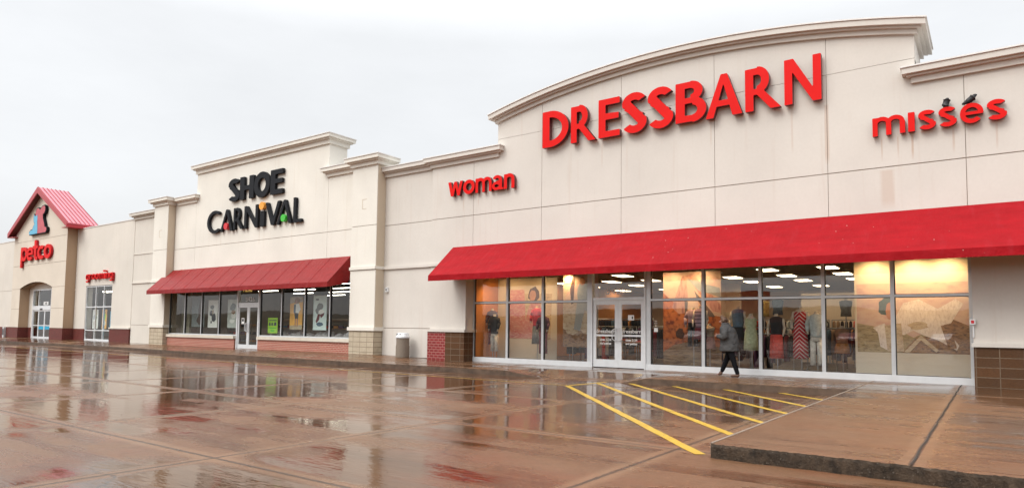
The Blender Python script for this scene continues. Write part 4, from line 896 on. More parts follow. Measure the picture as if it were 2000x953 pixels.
h = Vector((PX+.02, PY, .84))
V = [(h.x, h.y, h.z), (h.x-.03, h.y, 1.05), (h.x-.07, h.y, 1.26), (h.x-.11, h.y, 1.36), (h.x-.15, h.y, 1.43), (h.x-.175, h.y-.0, 1.52), (h.x-.18, h.y, 1.58),
     # near (left) leg: trailing to the right, flat foot far right
     (h.x+.01, h.y-.09, .80), (h.x+.10, h.y-.09, .46), (h.x+.23, h.y-.10, .12), (h.x+.23, h.y-.10, .05),
     # far leg: forward, on the left
     (h.x-.01, h.y+.09, .80), (h.x-.13, h.y+.09, .46), (h.x-.27, h.y+.09, .14), (h.x-.28, h.y+.09, .08),
     # arms: bent forward, hands in front of the belly
     (h.x-.09, h.y-.19, 1.28), (h.x-.06, h.y-.25, 1.06), (h.x-.24, h.y-.17, 1.08), (h.x-.30, h.y-.12, 1.10),
     (h.x-.09, h.y+.19, 1.28), (h.x-.08, h.y+.25, 1.06), (h.x-.24, h.y+.17, 1.08), (h.x-.30, h.y+.10, 1.10)]
E_ = [(0, 1), (1, 2), (2, 3), (3, 4), (4, 5), (5, 6), (0, 7), (7, 8), (8, 9), (9, 10), (0, 11), (11, 12), (12, 13), (13, 14), (2, 15), (15, 16), (16, 17), (17, 18), (2, 19), (19, 20), (20, 21), (21, 22)]
rad = [.12, .11, .12, .07, .06, .095, .075, .06, .04, .03, .03, .06, .04, .03, .03, .06, .045, .034, .03, .06, .045, .034, .03]
body = skin('body', V, E_, rad, SKIN, pr)
# fingers curled round each other in front
for sgn, hy in ((-1, h.y-.12), (1, h.y+.10)):
    hx, hz = h.x-.30, 1.10
    for k in range(4): skin('finger', [(hx-.01, hy, hz+.022-.016*k), (hx-.05, hy-.005*sgn, hz+.026-.017*k), (hx-.065, hy-.03*sgn*(-1 if sgn > 0 else 1)*-1, hz+.02-.017*k)], [(0, 1), (1, 2)], [.011, .009, .008], SKIN, body, 1)
    skin('thumb', [(hx+.01, hy, hz+.03), (hx-.02, hy-.01, hz+.055), (hx-.045, hy-.012, hz+.06)], [(0, 1), (1, 2)], [.012, .010, .009], SKIN, body, 1)
fc = Vector((h.x-.18, h.y, 1.525))
b = B(); b.tube((fc.x-.085, fc.y+.01, fc.z-.005), (fc.x-.112, fc.y+.012, fc.z-.02), .012, SKIN, .016); b.build('nose', body)
for d in (-.03, .035):
    b = B(); b.loft([(fc.x-.087, fc.y+d, fc.z+.012, .006, .008), (fc.x-.087, fc.y+d, fc.z+.026, .006, .008)], BLK, 8); b.build('eye', body)
b = B(); b.box(fc.x-.098, fc.x-.088, fc.y-.022, fc.y+.026, fc.z-.052, fc.z-.044, BRD); b.build('mouth', body)
b = B(); b.loft([(fc.x, fc.y-.088, fc.z-.03, .014, .008), (fc.x, fc.y-.096, fc.z, .02, .01), (fc.x, fc.y-.09, fc.z+.025, .014, .008)], SKIN, 8); b.build('ear', body)
# hair: shaggy cap falling to the collar
hp = [(fc.x+.03, fc.y, fc.z+.09), (fc.x+.075, fc.y, fc.z+.03), (fc.x+.075, fc.y, fc.z-.05), (fc.x-.03, fc.y, fc.z+.11), (fc.x-.075, fc.y, fc.z+.085), (fc.x+.02, fc.y-.075, fc.z+.02), (fc.x+.02, fc.y+.075, fc.z+.02), (fc.x+.03, fc.y-.07, fc.z-.05), (fc.x+.03, fc.y+.07, fc.z-.05)]
hair = skin('hair', hp, [(0, 1), (1, 2), (0, 3), (3, 4), (0, 5), (0, 6), (5, 7), (6, 8)], [.09, .085, .06, .075, .045, .065, .065, .055, .055], HAIR, pr)
for i in range(26):
    a = rnd.uniform(0, 6.28); e2 = rnd.uniform(-.3, 1.2); d = Vector((math.cos(a)*math.cos(e2)+.35, math.sin(a)*math.cos(e2), math.sin(e2)))
    if d.x < -.3 and d.z < .6: continue
    p = Vector((fc.x+.02, fc.y, fc.z+.03))+d.normalized()*.10; b = B(); b.tube(p-d.normalized()*.03, p+Vector((.015, 0, -.02))+d.normalized()*.012, .022, HAIR, .004, 6); b.build('lock', hair)
# jacket: flared body and sleeves in one skin
jl = B()
rings = [(h.x-.02, h.y, .665, .215, .20), (h.x-.02, h.y, .70, .222, .205), (h.x-.015, h.y, .84, .215, .20), (h.x-.02, h.y, .98, .20, .195), (h.x-.035, h.y, 1.12, .19, .20), (h.x-.06, h.y, 1.25, .175, .215), (h.x-.085, h.y, 1.33, .145, .19), (h.x-.11, h.y, 1.40, .10, .12), (h.x-.13, h.y, 1.455, .085, .085), (h.x-.135, h.y, 1.47, .072, .072)]
rings = [(a_, b_, c_, d_*1.16, e_*1.12) for a_, b_, c_, d_, e_ in rings]; jl.loft(rings, JACK, 26, True)
for s_ in (-1, 1):
    P3 = [Vector((h.x-.085, h.y+s_*.16, 1.31)), Vector((h.x-.06, h.y+s_*.24, 1.17)), Vector((h.x-.07, h.y+s_*.265, 1.06)), Vector((h.x-.16, h.y+s_*.23, 1.06)), Vector((h.x-.27, h.y+s_*.15, 1.09))]
    for (p, q, ra, rb) in zip(P3, P3[1:], (.10, .095, .088, .078), (.095, .088, .078, .066)): jl.tube(p, q, ra, JACK, rb, 14)
    for p, ra in zip(P3[1:-1], (.08, .075, .068)): jl.loft([(p.x, p.y, p.z+ra*math.sin(k)*.99, ra*math.cos(k)+.0001, ra*math.cos(k)+.0001) for k in [-1.5, -.9, -.3, .3, .9, 1.5]], JACK, 14)
jk = jl.build('jacket', pr, True)
rm = jk.modifiers.new('r', 'REMESH'); rm.mode = 'VOXEL'; rm.voxel_size = .014; rm.use_smooth_shade = True
sm = jk.modifiers.new('sm', 'SMOOTH'); sm.iterations = 5; sm.factor = .6
dt = bpy.data.textures.new('folds', 'CLOUDS'); dt.noise_scale = .09; dm = jk.modifiers.new('d', 'DISPLACE'); dm.texture = dt; dm.strength = .035; dm.mid_level = .5
b = B(); b.loft([(h.x-.115, h.y, 1.40, .10, .11), (h.x-.135, h.y, 1.475, .095, .095), (h.x-.13, h.y, 1.48, .08, .08)], JACK, 16); b.build('collar', jk, True)
V = [(h.x, h.y, .86), (h.x+.01, h.y-.085, .78), (h.x+.095, h.y-.09, .46), (h.x+.225, h.y-.10, .055), (h.x-.01, h.y+.085, .78), (h.x-.125, h.y+.09, .46), (h.x-.27, h.y+.09, .10)]
skin('trousers', V, [(0, 1), (1, 2), (2, 3), (0, 4), (4, 5), (5, 6)], [.14, .105, .075, .056, .105, .075, .056], TROU, pr)
for fx, fy, fz, tilt in ((h.x+.23, h.y-.10, 0, 0), (h.x-.28, h.y+.09, 0, .0)):
    if fx > h.x: V = [(fx+.04, fy, .045), (fx, fy, .055), (fx-.10, fy-.005, .042), (fx-.19, fy-.01, .034), (fx+.005, fy, .12)]
    else: V = [(fx+.045, fy, .085), (fx+.0, fy, .085), (fx-.04, fy-.01, .055), (fx-.08, fy-.02, .034), (fx+.015, fy, .15)]
    skin('shoe', V, [(0, 1), (1, 2), (2, 3), (1, 4)], [(.04, .045), (.045, .05), (.042, .038), (.036, .03), .045], SHOE, pr)

for o in [q for q in bpy.data.objects if q.parent and (q.parent == pr or (q.parent.parent and q.parent.parent == pr))]:
    for v in o.data.vertices:
        if v.co.z > .85: v.co.z = .85+(v.co.z-.85)*.90
    o.data.update()
# ================================================================== mannequins
MANQ = mk('mannequin_cream', (.62, .55, .45), .45, 0, .03); POLE = mk('pole_grey', (.4, .4, .4), .3, .7)
def cloth(name, c): return mk(name, c, .8, 0, .22, 14, .4, 25)
NAVY = cloth('cloth_navy', (.016, .022, .035)); WHC = cloth('cloth_white', (.62, .60, .54)); DRED = cloth('cloth_burgundy', (.16, .015, .03)); ROSE = cloth('cloth_rose', (.50, .05, .09)); GREY = cloth('cloth_grey', (.20, .22, .22)); PLUM = cloth('cloth_plum', (.12, .05, .11)); LAV = cloth('cloth_lavender', (.33, .24, .30)); BLUEC = cloth('cloth_slate_blue', (.10, .16, .22)); DARK = cloth('cloth_black', (.012, .012, .014)); GREEN = cloth('cloth_pale_green', (.42, .47, .30)); CORAL = cloth('cloth_coral_red', (.62, .07, .05)); TAN = cloth('cloth_tan', (.32, .20, .12)); PALEB = cloth('cloth_pale_blue', (.50, .56, .55)); ORC = cloth('cloth_orange', (.55, .24, .07)); YEC = cloth('cloth_yellow', (.60, .45, .15))
def striped(name, c1, c2, mode, sc_):
    m, t, b = newmat(name); g = N(t, 'ShaderNodeNewGeometry'); q = N(t, 'ShaderNodeSeparateXYZ'); tcn = N(t, 'ShaderNodeTexCoord'); t.links.new(tcn.outputs['Object'], q.inputs[0])
    if mode == 'h': v = q.outputs[2]
    elif mode == 'v': v = q.outputs[0]
    else: v = math_(t, 'SUBTRACT', q.outputs[2], math_(t, 'MULTIPLY', math_(t, 'ABSOLUTE', math_(t, 'SUBTRACT', q.outputs[0], mode)), -1.0))
    fr_ = math_(t, 'FRACT', math_(t, 'MULTIPLY', v, sc_)); c = mix(t, ramp(t, fr_, .70, .74), c1, c2); t.links.new(c, b.inputs['Base Color']); b.inputs['Roughness'].default_value = .8; return m
def mannequin(x, y, zn, lab, top=None, bottom=None, kind='trousers', zb=.4, zw=None, sleeves=True, arms=True, sw=.19):
    """zn: neck height; zw: waist; zb: hem of the lower garment"""
    M_ = thing('mannequin', lab, 'mannequin', (x, y, .02), 'mannequins in the shop window'); zw = zn-.42 if zw is None else zw
    b = B(); b.loft([(x, y, zn-.16, .15, .09), (x, y, zn-.11, .12, .08), (x, y, zn-.07, .06, .055), (x, y, zn-.02, .05, .05), (x, y, zn, .053, .053)], MANQ, 14); b.build('neck', M_, True)
    if arms:
        b = B()
        for s_ in (-1, 1): b.tube((x+s_*(sw-.02), y, zn-.14), (x+s_*(sw+.035), y-.02, zn-.40), .042, MANQ, .036); b.tube((x+s_*(sw+.035), y-.02, zn-.40), (x+s_*(sw+.01), y-.10, zn-.62), .036, MANQ, .022)
        b.build('arm', M_, True)
    if top:
        b = B(); b.loft([(x, y, zw-.06, .165, .12), (x, y, zw, .15, .105), (x, y, zw+.12, .165, .12), (x, y-.01, zn-.22, .175, .13), (x, y, zn-.13, sw, .10), (x, y, zn-.095, sw*.72, .08), (x, y, zn-.07, .075, .065)], top, 16)
        if sleeves:
            for s_ in (-1, 1): b.tube((x+s_*(sw-.035), y, zn-.14), (x+s_*(sw+.04), y-.02, zn-.34), .062, top, .06); b.tube((x+s_*(sw+.04), y-.02, zn-.33), (x+s_*(sw+.02), y-.08, zn-.54), .06, top, .045)
        b.build('top', M_, True)
    if kind == 'trousers':
        b = B(); b.loft([(x, y, zw-.17, .165, .12), (x, y, zw-.02, .145, .10)], bottom, 14)
        for s_ in (-1, 1): b.loft([(x+s_*.095, y, zb, .075, .07), (x+s_*.09, y, (zb+zw)/2-.05, .07, .07), (x+s_*.082, y, zw-.13, .086, .10)], bottom, 12)
        b.build('trousers', M_, True)
    elif kind == 'skirt':
        b = B(); b.loft([(x, y, zb, .20, .15), (x, y, (zb+zw)/2, .185, .14), (x, y, zw-.1, .165, .12), (x, y, zw, .14, .10)], bottom, 16); b.build('skirt', M_, True)
    elif kind == 'dress':
        b = B(); b.loft([(x, y, zb, .21, .16), (x, y, (zb+zw)/2, .19, .145), (x, y, zw-.12, .175, .13), (x, y, zw, .145, .105), (x, y, zw+.12, .165, .125), (x, y, zn-.18, .165, .10), (x, y, zn-.13, .14, .08), (x, y, zn-.10, .10, .06)], bottom, 18); b.build('dress', M_, True)
    b = B(); b.tube((x+.02, y+.02, .03), (x+.02, y+.02, zw), .014, POLE); b.loft([(x+.02, y+.02, .021, .15, .15), (x+.02, y+.02, .035, .15, .15)], POLE, 18); b.build('stand', M_)
    return M_
PLD = striped('cloth_plaid', (.05, .05, .08), (.16, .05, .08), 'h', 16); PUF = striped('cloth_puffer', (.38, .27, .33), (.10, .07, .11), 'h', 9); PLP = striped('cloth_plaid_plum', (.13, .05, .09), (.05, .02, .05), 'h', 14)
CHEV = striped('cloth_chevron', (.45, .02, .03), (.70, .55, .50), -4.34, 9)
mannequin(-15.33, .98, 1.95, 'mannequin in dark plaid top and burgundy trousers, hindmost at the left end', PLD, DRED, 'trousers', .60)
mannequin(-15.02, .72, 1.72, 'shorter mannequin in navy jacket and white trousers at the left end', NAVY, WHC, 'trousers', .36, zw=1.06)
mannequin(-13.32, 1.0, 2.02, 'mannequin in loose rose top and grey skirt beside the first white post', ROSE, GREY, 'skirt', .66, zw=1.36)
mannequin(-12.78, .60, 1.72, 'mannequin in plaid plum top and dark red trousers behind the second white post', PLP, DRED, 'trousers', .34)
mannequin(-12.20, 1.6, 2.12, 'mannequin bust in a plum jacket hung in front of an orange wall', PLUM, DARK, 'skirt', 1.3, zw=1.55)
mannequin(-7.52, 1.0, 1.92, 'mannequin in dusty lavender top and dark trousers before the red rock poster', LAV, DARK, 'trousers', .72)
mannequin(-7.14, .62, 1.94, 'mannequin in banded lavender padded vest beside the red rock poster', PUF, DRED, 'skirt', .95, zw=1.35, sleeves=False)
mannequin(-6.05, .72, 1.92, 'mannequin in slate blue sleeveless top and long dark skirt behind the walker', BLUEC, DARK, 'skirt', .72, zw=1.38, sleeves=False)
mannequin(-5.62, .50, 1.70, 'mannequin in plain pale green short-sleeved dress, next to the walker', None, GREEN, 'dress', .66, arms=False)
mannequin(-4.96, .66, 1.70, 'mannequin in black sleeveless top over bright coral red skirt', DARK, CORAL, 'skirt', .45, zw=1.18, sleeves=False)
mannequin(-4.34, .74, 1.90, 'mannequin in long dark red dress with white chevron stripes', None, CHEV, 'dress', .46, sleeves=False)
mannequin(-3.90, .60, 1.76, 'mannequin in pale blue open jacket and white trousers at a window post', PALEB, WHC, 'trousers', .30, zw=1.12)
mannequin(-3.42, 1.5, 1.38, 'low dress form in tan coat and orange skirt left of the display board', TAN, ORC, 'skirt', .62, zw=.96, sleeves=False, arms=False)
mannequin(-6.98, .9, 1.42, 'small dress form in pale beige outfit to the left of the walker', cloth('cloth_beige', (.50, .38, .28)), cloth('cloth_pinkbeige', (.45, .25, .22)), 'skirt', .66, zw=1.08, sleeves=False, arms=False)
def bust(x, y, zn, lab, m):
    M_ = thing('display_bust', lab, 'display bust', (x, y, zn-.45), 'busts on the back shelf')
    b = B(); b.loft([(x, y, zn-.13, .10, .07), (x, y, zn-.05, .05, .05), (x, y, zn, .05, .05)], MANQ, 12); b.build('neck', M_, True)
    b = B(); b.loft([(x, y, zn-.62, .17, .12), (x, y, zn-.42, .15, .11), (x, y, zn-.24, .19, .14), (x, y, zn-.12, .2, .1), (x, y, zn-.09, .12, .07)], m, 14); b.build('top', M_, True)
    b = B(); b.tube((x, y, .02), (x, y, zn-.5), .02, POLE); b.build('stand', M_)
bust(-6.45, 5.0, 2.35, 'small bust in a yellow top in front of the peach back wall', YEC)
bust(-6.0, 5.0, 2.40, 'small bust in a navy printed top beside the yellow one', BLUEC)
bust(-3.9, 5.2, 2.35, 'small bust in a grey green top in front of a peach wall frame', GREY)

# clothes racks, each with its own garments
cols = [DARK, NAVY, TAN, PLUM, DRED, GREY, ORC, WHC, BLUEC, CORAL]
def rack(x, y, ang, lab, z=1.25, n=11, L=1.5):
    K_ = thing('clothes_rack', lab, 'clothes rack', (x, y, .02), 'clothes racks on the shop floor')
    ca, sa = math.cos(ang), math.sin(ang); b = B()
    for s_ in (-1, 1):
        p = (x+s_*L/2*ca, y+s_*L/2*sa); b.tube((p[0], p[1], .03), (p[0], p[1], z+.08), .018, POLE); b.tube((p[0]-.2*sa, p[1]-.2*ca, .04), (p[0]+.2*sa, p[1]+.2*ca, .04), .018, POLE)
    b.tube((x-L/2*ca, y-L/2*sa, z+.08), (x+L/2*ca, y+L/2*sa, z+.08), .018, POLE); b.build('frame', K_)
    for i in range(n):
        t_ = (i+.5)/n-.5; gx, gy = x+t_*L*ca, y+t_*L*sa; m = cols[rnd.randrange(10)] if rnd.random() < .6 else cols[i % 2]; hl = rnd.uniform(.55, .95); wv = .05
        b = B(); b.loft([(gx, gy, z-hl, wv+abs(sa)*.17, wv+abs(ca)*.17), (gx, gy, z-.25, wv+abs(sa)*.16, wv+abs(ca)*.16), (gx, gy, z-.02, wv*.8+abs(sa)*.2, wv*.8+abs(ca)*.2), (gx, gy, z+.04, .02+abs(sa)*.05, .02+abs(ca)*.05)], m, 10); b.build('garment', K_, True)
for i, (x, y, a, l) in enumerate([(-11.2, 3.2, 0, 'clothes rack directly inside the entrance, left door'), (-9.9, 3.8, 0, 'clothes rack seen through the right entrance door'), (-5.6, 3.2, 0, 'clothes rack behind the coral skirt and green dress'), (-4.0, 3.6, .1, 'clothes rack behind the chevron dress'), (-3.0, 2.6, 0, 'clothes rack just left of the big cream display board'), (-6.9, 3.4, .2, 'clothes rack left of the walker, deep in the shop'), (-10.6, 6.2, 0, 'far clothes rack beyond the entrance'), (-4.6, 6.4, 0, 'far clothes rack under the peach wall'), (-12.2, 2.6, 1.2, 'clothes rack behind the striped trousers poster')]):
    rack(x, y, a, l)
for i, (x, y, zz, l) in enumerate([(-6.6, 1.9, 1.1, 'low clothes rack between the padded vest and the slate blue top'), (-5.3, 1.7, 1.05, 'low clothes rack behind the pale green dress'), (-8.9, 2.3, 1.2, 'clothes rack right behind the entrance mullion'), (-11.3, 1.9, 1.0, 'low clothes rack just inside the left entrance door')]): rack(x, y, .1*i, l, zz, 9, 1.1)
for i, x in enumerate((-14.2, -12.4, -7.8, -5.9, -4.1, -2.6)): rack(x, 8.7 if i > 1 else 7.2, 0, ['rack of dark clothes at the back, far left', 'rack of dark clothes at the back, left of the doors', 'rack of dark clothes at the back, right of the doors', 'rack of dark clothes at the back, behind the walker', 'rack of dark clothes at the back, behind the chevron dress', 'rack of dark clothes at the back, beside the reclining figure board'][i], 1.6, 12, 1.7)
def table(x, y, lab):
    K_ = thing('display_table', lab, 'display table', (x, y, .02), 'display tables in the dress shop'); b = B(); b.box(x-.6, x+.6, y-.35, y+.35, .74, .79, TAN); b.build('tabletop', K_)
    for sx in (-.55, .55):
        for sy in (-.3, .3): b = B(); b.box(x+sx-.03, x+sx+.03, y+sy-.03, y+sy+.03, .02, .74, TAN); b.build('leg', K_)
    for i in range(5):
        for j in range(rnd.randrange(1, 4)): b = B(); xx = x-.55+.22*i; b.box(xx, xx+.2, y-.25+.004*i, y+.05, .79+.05*j+.001, .835+.05*j, cols[rnd.randrange(10)]); tag(b.build('folded_garment'), 'folded garment in the stacks on a display table', 'folded clothes', 'folded clothes on the display tables')
table(-10.1, 2.4, 'display table with folded clothes seen through the entrance doors'); table(-12.6, 3.6, 'display table with folded clothes behind the striped trousers board')
# long shelf and framed picture on the back wall
t_ = thing('picture', 'framed salmon picture hung on the peach back wall', 'picture', (-3.2, 9.35, 2.1)); b = B(); b.box(-4.2, -2.6, 9.33, 9.38, 1.9, 2.7, MANQ); b.build('frame', t_); b = B(); b.box(-4.1, -2.7, 9.32, 9.33, 1.98, 2.62, CORAL); b.build('image', t_)

# ================================================================== posters and display boards
def poster(name, lab, cat, x0, x1, z0, z1, y, basem, shapes, group=None, frame=True):
    b = B(); b.box(x0, x1, y, y+.02, z0, z1, basem)
    for k, (pts, m) in enumerate(shapes):
        P2 = [(x0+(x1-x0)*u, z0+(z1-z0)*v) for u, v in pts]
        A = sum(P2[i][0]*P2[(i+1) % len(P2)][1]-P2[(i+1) % len(P2)][0]*P2[i][1] for i in range(len(P2)))
        if A < 0: P2 = P2[::-1]
        yy = y-.0006*(k+1); b.add([(px, yy, pz) for px, pz in P2], [tuple(range(len(P2)))], m)
    o = b.build(name); return tag(o, lab, cat, group)
def blob(cx, cy_, rx, ry, n=14, j=.18, sd=1):
    r_ = random.Random(sd); return [(cx+rx*math.cos(2*math.pi*k/n)*(1+r_.uniform(-j, j)), cy_+ry*math.sin(2*math.pi*k/n)*(1+r_.uniform(-j, j))) for k in range(n)]
def print_mat(name, c1, c2, c3, sx=1.5, sy=3., rot=0.):
    m, t, b = newmat(name); p = pos(t, sx, 1, sy); p.inputs['Rotation'].default_value = (0, rot, 0); n = noise(t, p, 1.3, 7, .62); n2 = noise(t, p, 5, 6, .6)
    c = mix(t, ramp(t, n, .35, .65), c1, c2); c = mix(t, ramp(t, n2, .48, .66), c, c3); t.links.new(c, b.inputs['Base Color']); b.inputs['Roughness'].default_value = .45; return m
SKINP = mk('print_skin', (.45, .24, .17), .5, 0, .1, 4); PINKP = print_mat('print_pink', (.48, .16, .20), (.55, .28, .28), (.60, .42, .38)); SANDP = print_mat('print_sand', (.48, .38, .26), (.56, .50, .38), (.34, .26, .18)); ROCKP = print_mat('print_red_rock', (.38, .10, .03), (.52, .20, .07), (.14, .035, .02), 1.5, 1.5, .5); DUNEP = print_mat('print_dune', (.20, .12, .06), (.32, .23, .13), (.10, .06, .035), .8, 5); ROCKB = print_mat('print_brown_rock', (.22, .11, .05), (.34, .22, .12), (.08, .05, .04), 2, 4, .6); OLIVP = print_mat('print_olive', (.30, .24, .12), (.42, .36, .22), (.18, .13, .07), 1.5, 4)
SHIRTP = print_mat('print_white_shirt', (.66, .60, .56), (.76, .72, .68), (.54, .48, .44), 5, 2, .5); SKYP = print_mat('print_pale_sky', (.56, .40, .34), (.60, .48, .40), (.50, .32, .30), .6, 1.2); TEALP = mk('print_teal', (.08, .12, .13), .5, 0, .2, 8); HAIRP = mk('print_hair', (.07, .035, .025), .5, 0, .4, 20); DRAPE = print_mat('print_drape', (.42, .24, .24), (.55, .34, .28), (.30, .15, .16), 3, .8, .7); DRAPD = mk('print_drape_dark', (.12, .11, .12), .5)
STRP = striped('print_striped', (.22, .27, .30), (.55, .55, .52), 'v', 22); GRYP = mk('print_grey_blue', (.26, .31, .35), .5, 0, .2, 5)
# left display board with pink figure
poster('display_board', 'cream display board printed with a woman in pink, behind the left mannequins', 'display board', -15.55, -12.86, .05, 3.1, 1.62, PART, [
    ([(.16, .25), (.90, .25), (.92, .80), (.14, .82)], SANDP), ([(.18, .26), (.50, .26), (.46, .86), (.22, .86)], PINKP), (blob(.62, .80, .10, .09, sd=4), HAIRP), (blob(.60, .78, .055, .07, sd=5), SKINP),
    ([(.44, .30), (.52, .60), (.58, .72), (.72, .70), (.78, .52), (.86, .40), (.82, .34), (.72, .44), (.66, .32), (.60, .26), (.48, .26)], PINKP), ([(.74, .42), (.80, .50), (.86, .40), (.80, .27), (.75, .28)], SKINP)])
poster('display_board', 'display board printed with seated figure in striped trousers, left of the entrance', 'display board', -12.1, -10.72, .60, 3.1, .80, SANDP, [
    ([(0, 0), (1, 0), (1, .22), (.6, .26), (.2, .2), (0, .25)], ROCKB), (blob(.25, .22, .2, .05, sd=8), SANDP), (blob(.72, .24, .22, .06, sd=9), SANDP),
    ([(0, .62), (.35, .98), (1, 1), (1, .55), (.5, .6)], SKYP), (blob(.62, .72, .20, .18, sd=3), GRYP), ([(.2, .8), (.3, 1), (.36, 1), (.3, .6), (.24, .58)], HAIRP), (blob(.56, .90, .08, .06, sd=6), SKINP),
    ([(.40, .60), (.95, .62), (1.0, .28), (.82, .24), (.76, .48), (.62, .50), (.50, .22), (.32, .24)], STRP)])
poster('display_board', 'display board printed with red canyon rock and a draped pale cloth, right of entrance', 'display board', -8.60, -6.72, .10, 3.05, 1.05+.2, ROCKP, [
    ([(0, .78), (.3, .62), (.62, .56), (1, .52), (1, 1), (0, 1)], SKYP), ([(0, 0), (1, 0), (1, .20), (.55, .27), (.2, .22), (0, .14)], DUNEP),
    ([(0, .62), (.12, .70), (.3, .56), (.55, .54), (.6, .36), (.3, .34), (0, .5)], ROCKP), ([(.16, .62), (.34, .96), (.42, .96), (.44, .7), (.38, .56), (.28, .55)], DRAPE), ([(.40, .96), (.62, .78), (.86, .58), (1, .56), (1, .64), (.7, .86), (.5, .98)], DRAPE),
    ([(.38, .70), (.44, .68), (.42, .50), (.39, .52)], DRAPD), ([(.55, .80), (.86, .56), (.90, .52), (.80, .52), (.60, .70)], DRAPD), ([(.42, .93), (.98, .82), (1, .72), (.62, .80)], GRYP), (blob(.30, .34, .07, .06, sd=2), HAIRP)])
# big board with reclining figure
poster('display_board', 'widest cream display board printed with a figure reclining on rocks in white shirt', 'display board', -2.98, -.30, .05, 3.1, .80, PART, [
    ([(.02, .21), (.94, .21), (.94, .80), (.02, .80)], SKYP), ([(.02, .21), (.94, .21), (.94, .38), (.78, .46), (.5, .34), (.34, .42), (.18, .43), (.02, .46)], OLIVP), ([(.40, .21), (.94, .21), (.94, .44), (.80, .50), (.66, .36), (.52, .34)], ROCKB),
    (blob(.28, .60, .075, .085, sd=7), TEALP), (blob(.315, .56, .05, .075, sd=12), SKINP), ([(.36, .52), (.42, .63), (.55, .66), (.70, .58), (.84, .66), (.90, .62), (.80, .46), (.70, .44), (.62, .40), (.50, .40), (.42, .36), (.34, .38)], SHIRTP),
    ([(.16, .42), (.26, .46), (.30, .30), (.36, .24), (.30, .22), (.22, .26), (.20, .38)], SHIRTP), ([(.26, .44), (.40, .46), (.42, .22), (.28, .22)], SANDP), ([(.50, .40), (.58, .46), (.74, .44), (.86, .28), (.84, .24), (.70, .32), (.58, .36)], SHIRTP),
    ([(.42, .22), (.56, .36), (.70, .24), (.68, .22), (.56, .32), (.46, .21)], SANDP), ([(.72, .44), (.80, .44), (.84, .26), (.78, .24)], ROCKB), (blob(.54, .44, .08, .035, sd=21), SANDP)])
# shoe shop posters
LPB = mk('print_ice_blue', (.72, .85, .83), .5, 0, .06, 3); WPB = mk('print_white', (.86, .86, .82), .5, 0, .04, 3); ORB = mk('print_amber', (.88, .46, .10), .5, 0, .15, 3); LIM = mk('print_lime', (.34, .62, .04), .5, 0, .08, 3); DKP = mk('print_charcoal', (.06, .065, .08), .5, 0, .2, 10); WINE = mk('print_wine', (.16, .03, .04), .5)
GS = 'posters in the shoe shop window'
poster('poster', 'pale poster with dark sandal drawings, third pane of the shoe shop', 'poster', -32.80, -31.92, 1.08, 2.48, YS+.22, WPB, [(blob(.42, .74, .22, .08, sd=1), GREY), (blob(.35, .52, .18, .12, sd=2), DKP), (blob(.62, .36, .22, .16, sd=3), DKP), (blob(.5, .56, .1, .1, sd=5), SANDP), (blob(.36, .2, .08, .05, sd=4), DKP)], GS)
poster('poster', 'faint grey poster of stacked shoes beside the shoe shop door', 'poster', -31.05, -30.10, 1.08, 2.50, YS+.24, mk('print_faint', (.55, .58, .54), .5), [(blob(.5, .72, .26, .14, sd=11), GREY), (blob(.55, .42, .24, .10, sd=12), WPB), (blob(.45, .24, .24, .07, sd=13), WPB), (blob(.55, .55, .2, .07, sd=14), TAN)], GS)
poster('poster', 'amber poster with a standing girl in white shirt and denim', 'poster', -25.95, -25.05, 1.05, 2.52, YS+.22, ORB, [([(0, 0), (1, 0), (1, .14), (0, .12)], SANDP), ([(0, .80), (1, .84), (1, 1), (0, 1)], SANDP), (blob(.58, .88, .24, .10, sd=7), TAN), (blob(.50, .84, .09, .07, sd=8), SKINP), ([(.36, .78), (.72, .80), (.86, .62), (.66, .46), (.42, .48), (.32, .6)], WPB), ([(.32, .76), (.48, .78), (.46, .50), (.30, .52)], BLUEC), ([(.34, .52), (.70, .50), (.66, .30), (.54, .34), (.44, .30)], DKP), ([(.42, .32), (.52, .32), (.50, .10), (.42, .08)], SKINP), ([(.58, .32), (.68, .32), (.68, .10), (.58, .08)], SKINP)], GS)
poster('poster', 'ice blue poster with grey and wine coloured shoes, second last pane', 'poster', -24.28, -23.38, 1.04, 2.56, YS+.22, LPB, [(blob(.50, .66, .24, .11, sd=5), GREY), (blob(.36, .55, .2, .09, sd=6), GREY), (blob(.6, .52, .22, .08, sd=7), WPB), ([(.2, .24), (.36, .46), (.52, .46), (.46, .3), (.3, .2)], WINE), ([(.5, .44), (.86, .50), (.8, .42), (.6, .34)], WINE), (blob(.52, .17, .26, .06, sd=9), BLUEC), (blob(.3, .88, .12, .03, sd=10), GREY)], GS)
o = poster('poster', 'lime green sale poster with dark printed words, low beside the shoe shop door', 'poster', -27.60, -26.86, .86, 1.58, YS+.22, LIM, [([(.12, .80), (.88, .80), (.88, .86), (.12, .86)], DKP), ([(.1, .48), (.3, .48), (.26, .70), (.14, .70)], DKP), ([(.36, .50), (.56, .50), (.54, .68), (.38, .68)], DKP), ([(.62, .48), (.9, .50), (.88, .70), (.66, .70)], DKP), ([(.15, .30), (.85, .30), (.85, .36), (.15, .36)], GRN), ([(.3, .12), (.7, .12), (.7, .2), (.3, .2)], GRN)], GS)
poster('poster', 'dark photo poster of a leather bag, second pane from the left', 'poster', -34.45, -33.2, 1.1, 2.9, YS+.25, GREY, [([(.35, .2), (.75, .98), (.95, .95), (.9, .1), (.6, .05)], HAIRP), (blob(.3, .45, .24, .3, sd=3), GREY), ([(.7, .4), (.95, .7), (.95, .3)], SANDP)], GS)
text('MENS', -32.15, 2.98, 1.2, .32, emit('gold_letters', (.9, .55, .15), .8), None, 'interior_sign'); o = bpy.data.objects['interior_sign']; tag(o, 'small gold letters MENS hanging inside above the shoe shop door', 'sign')
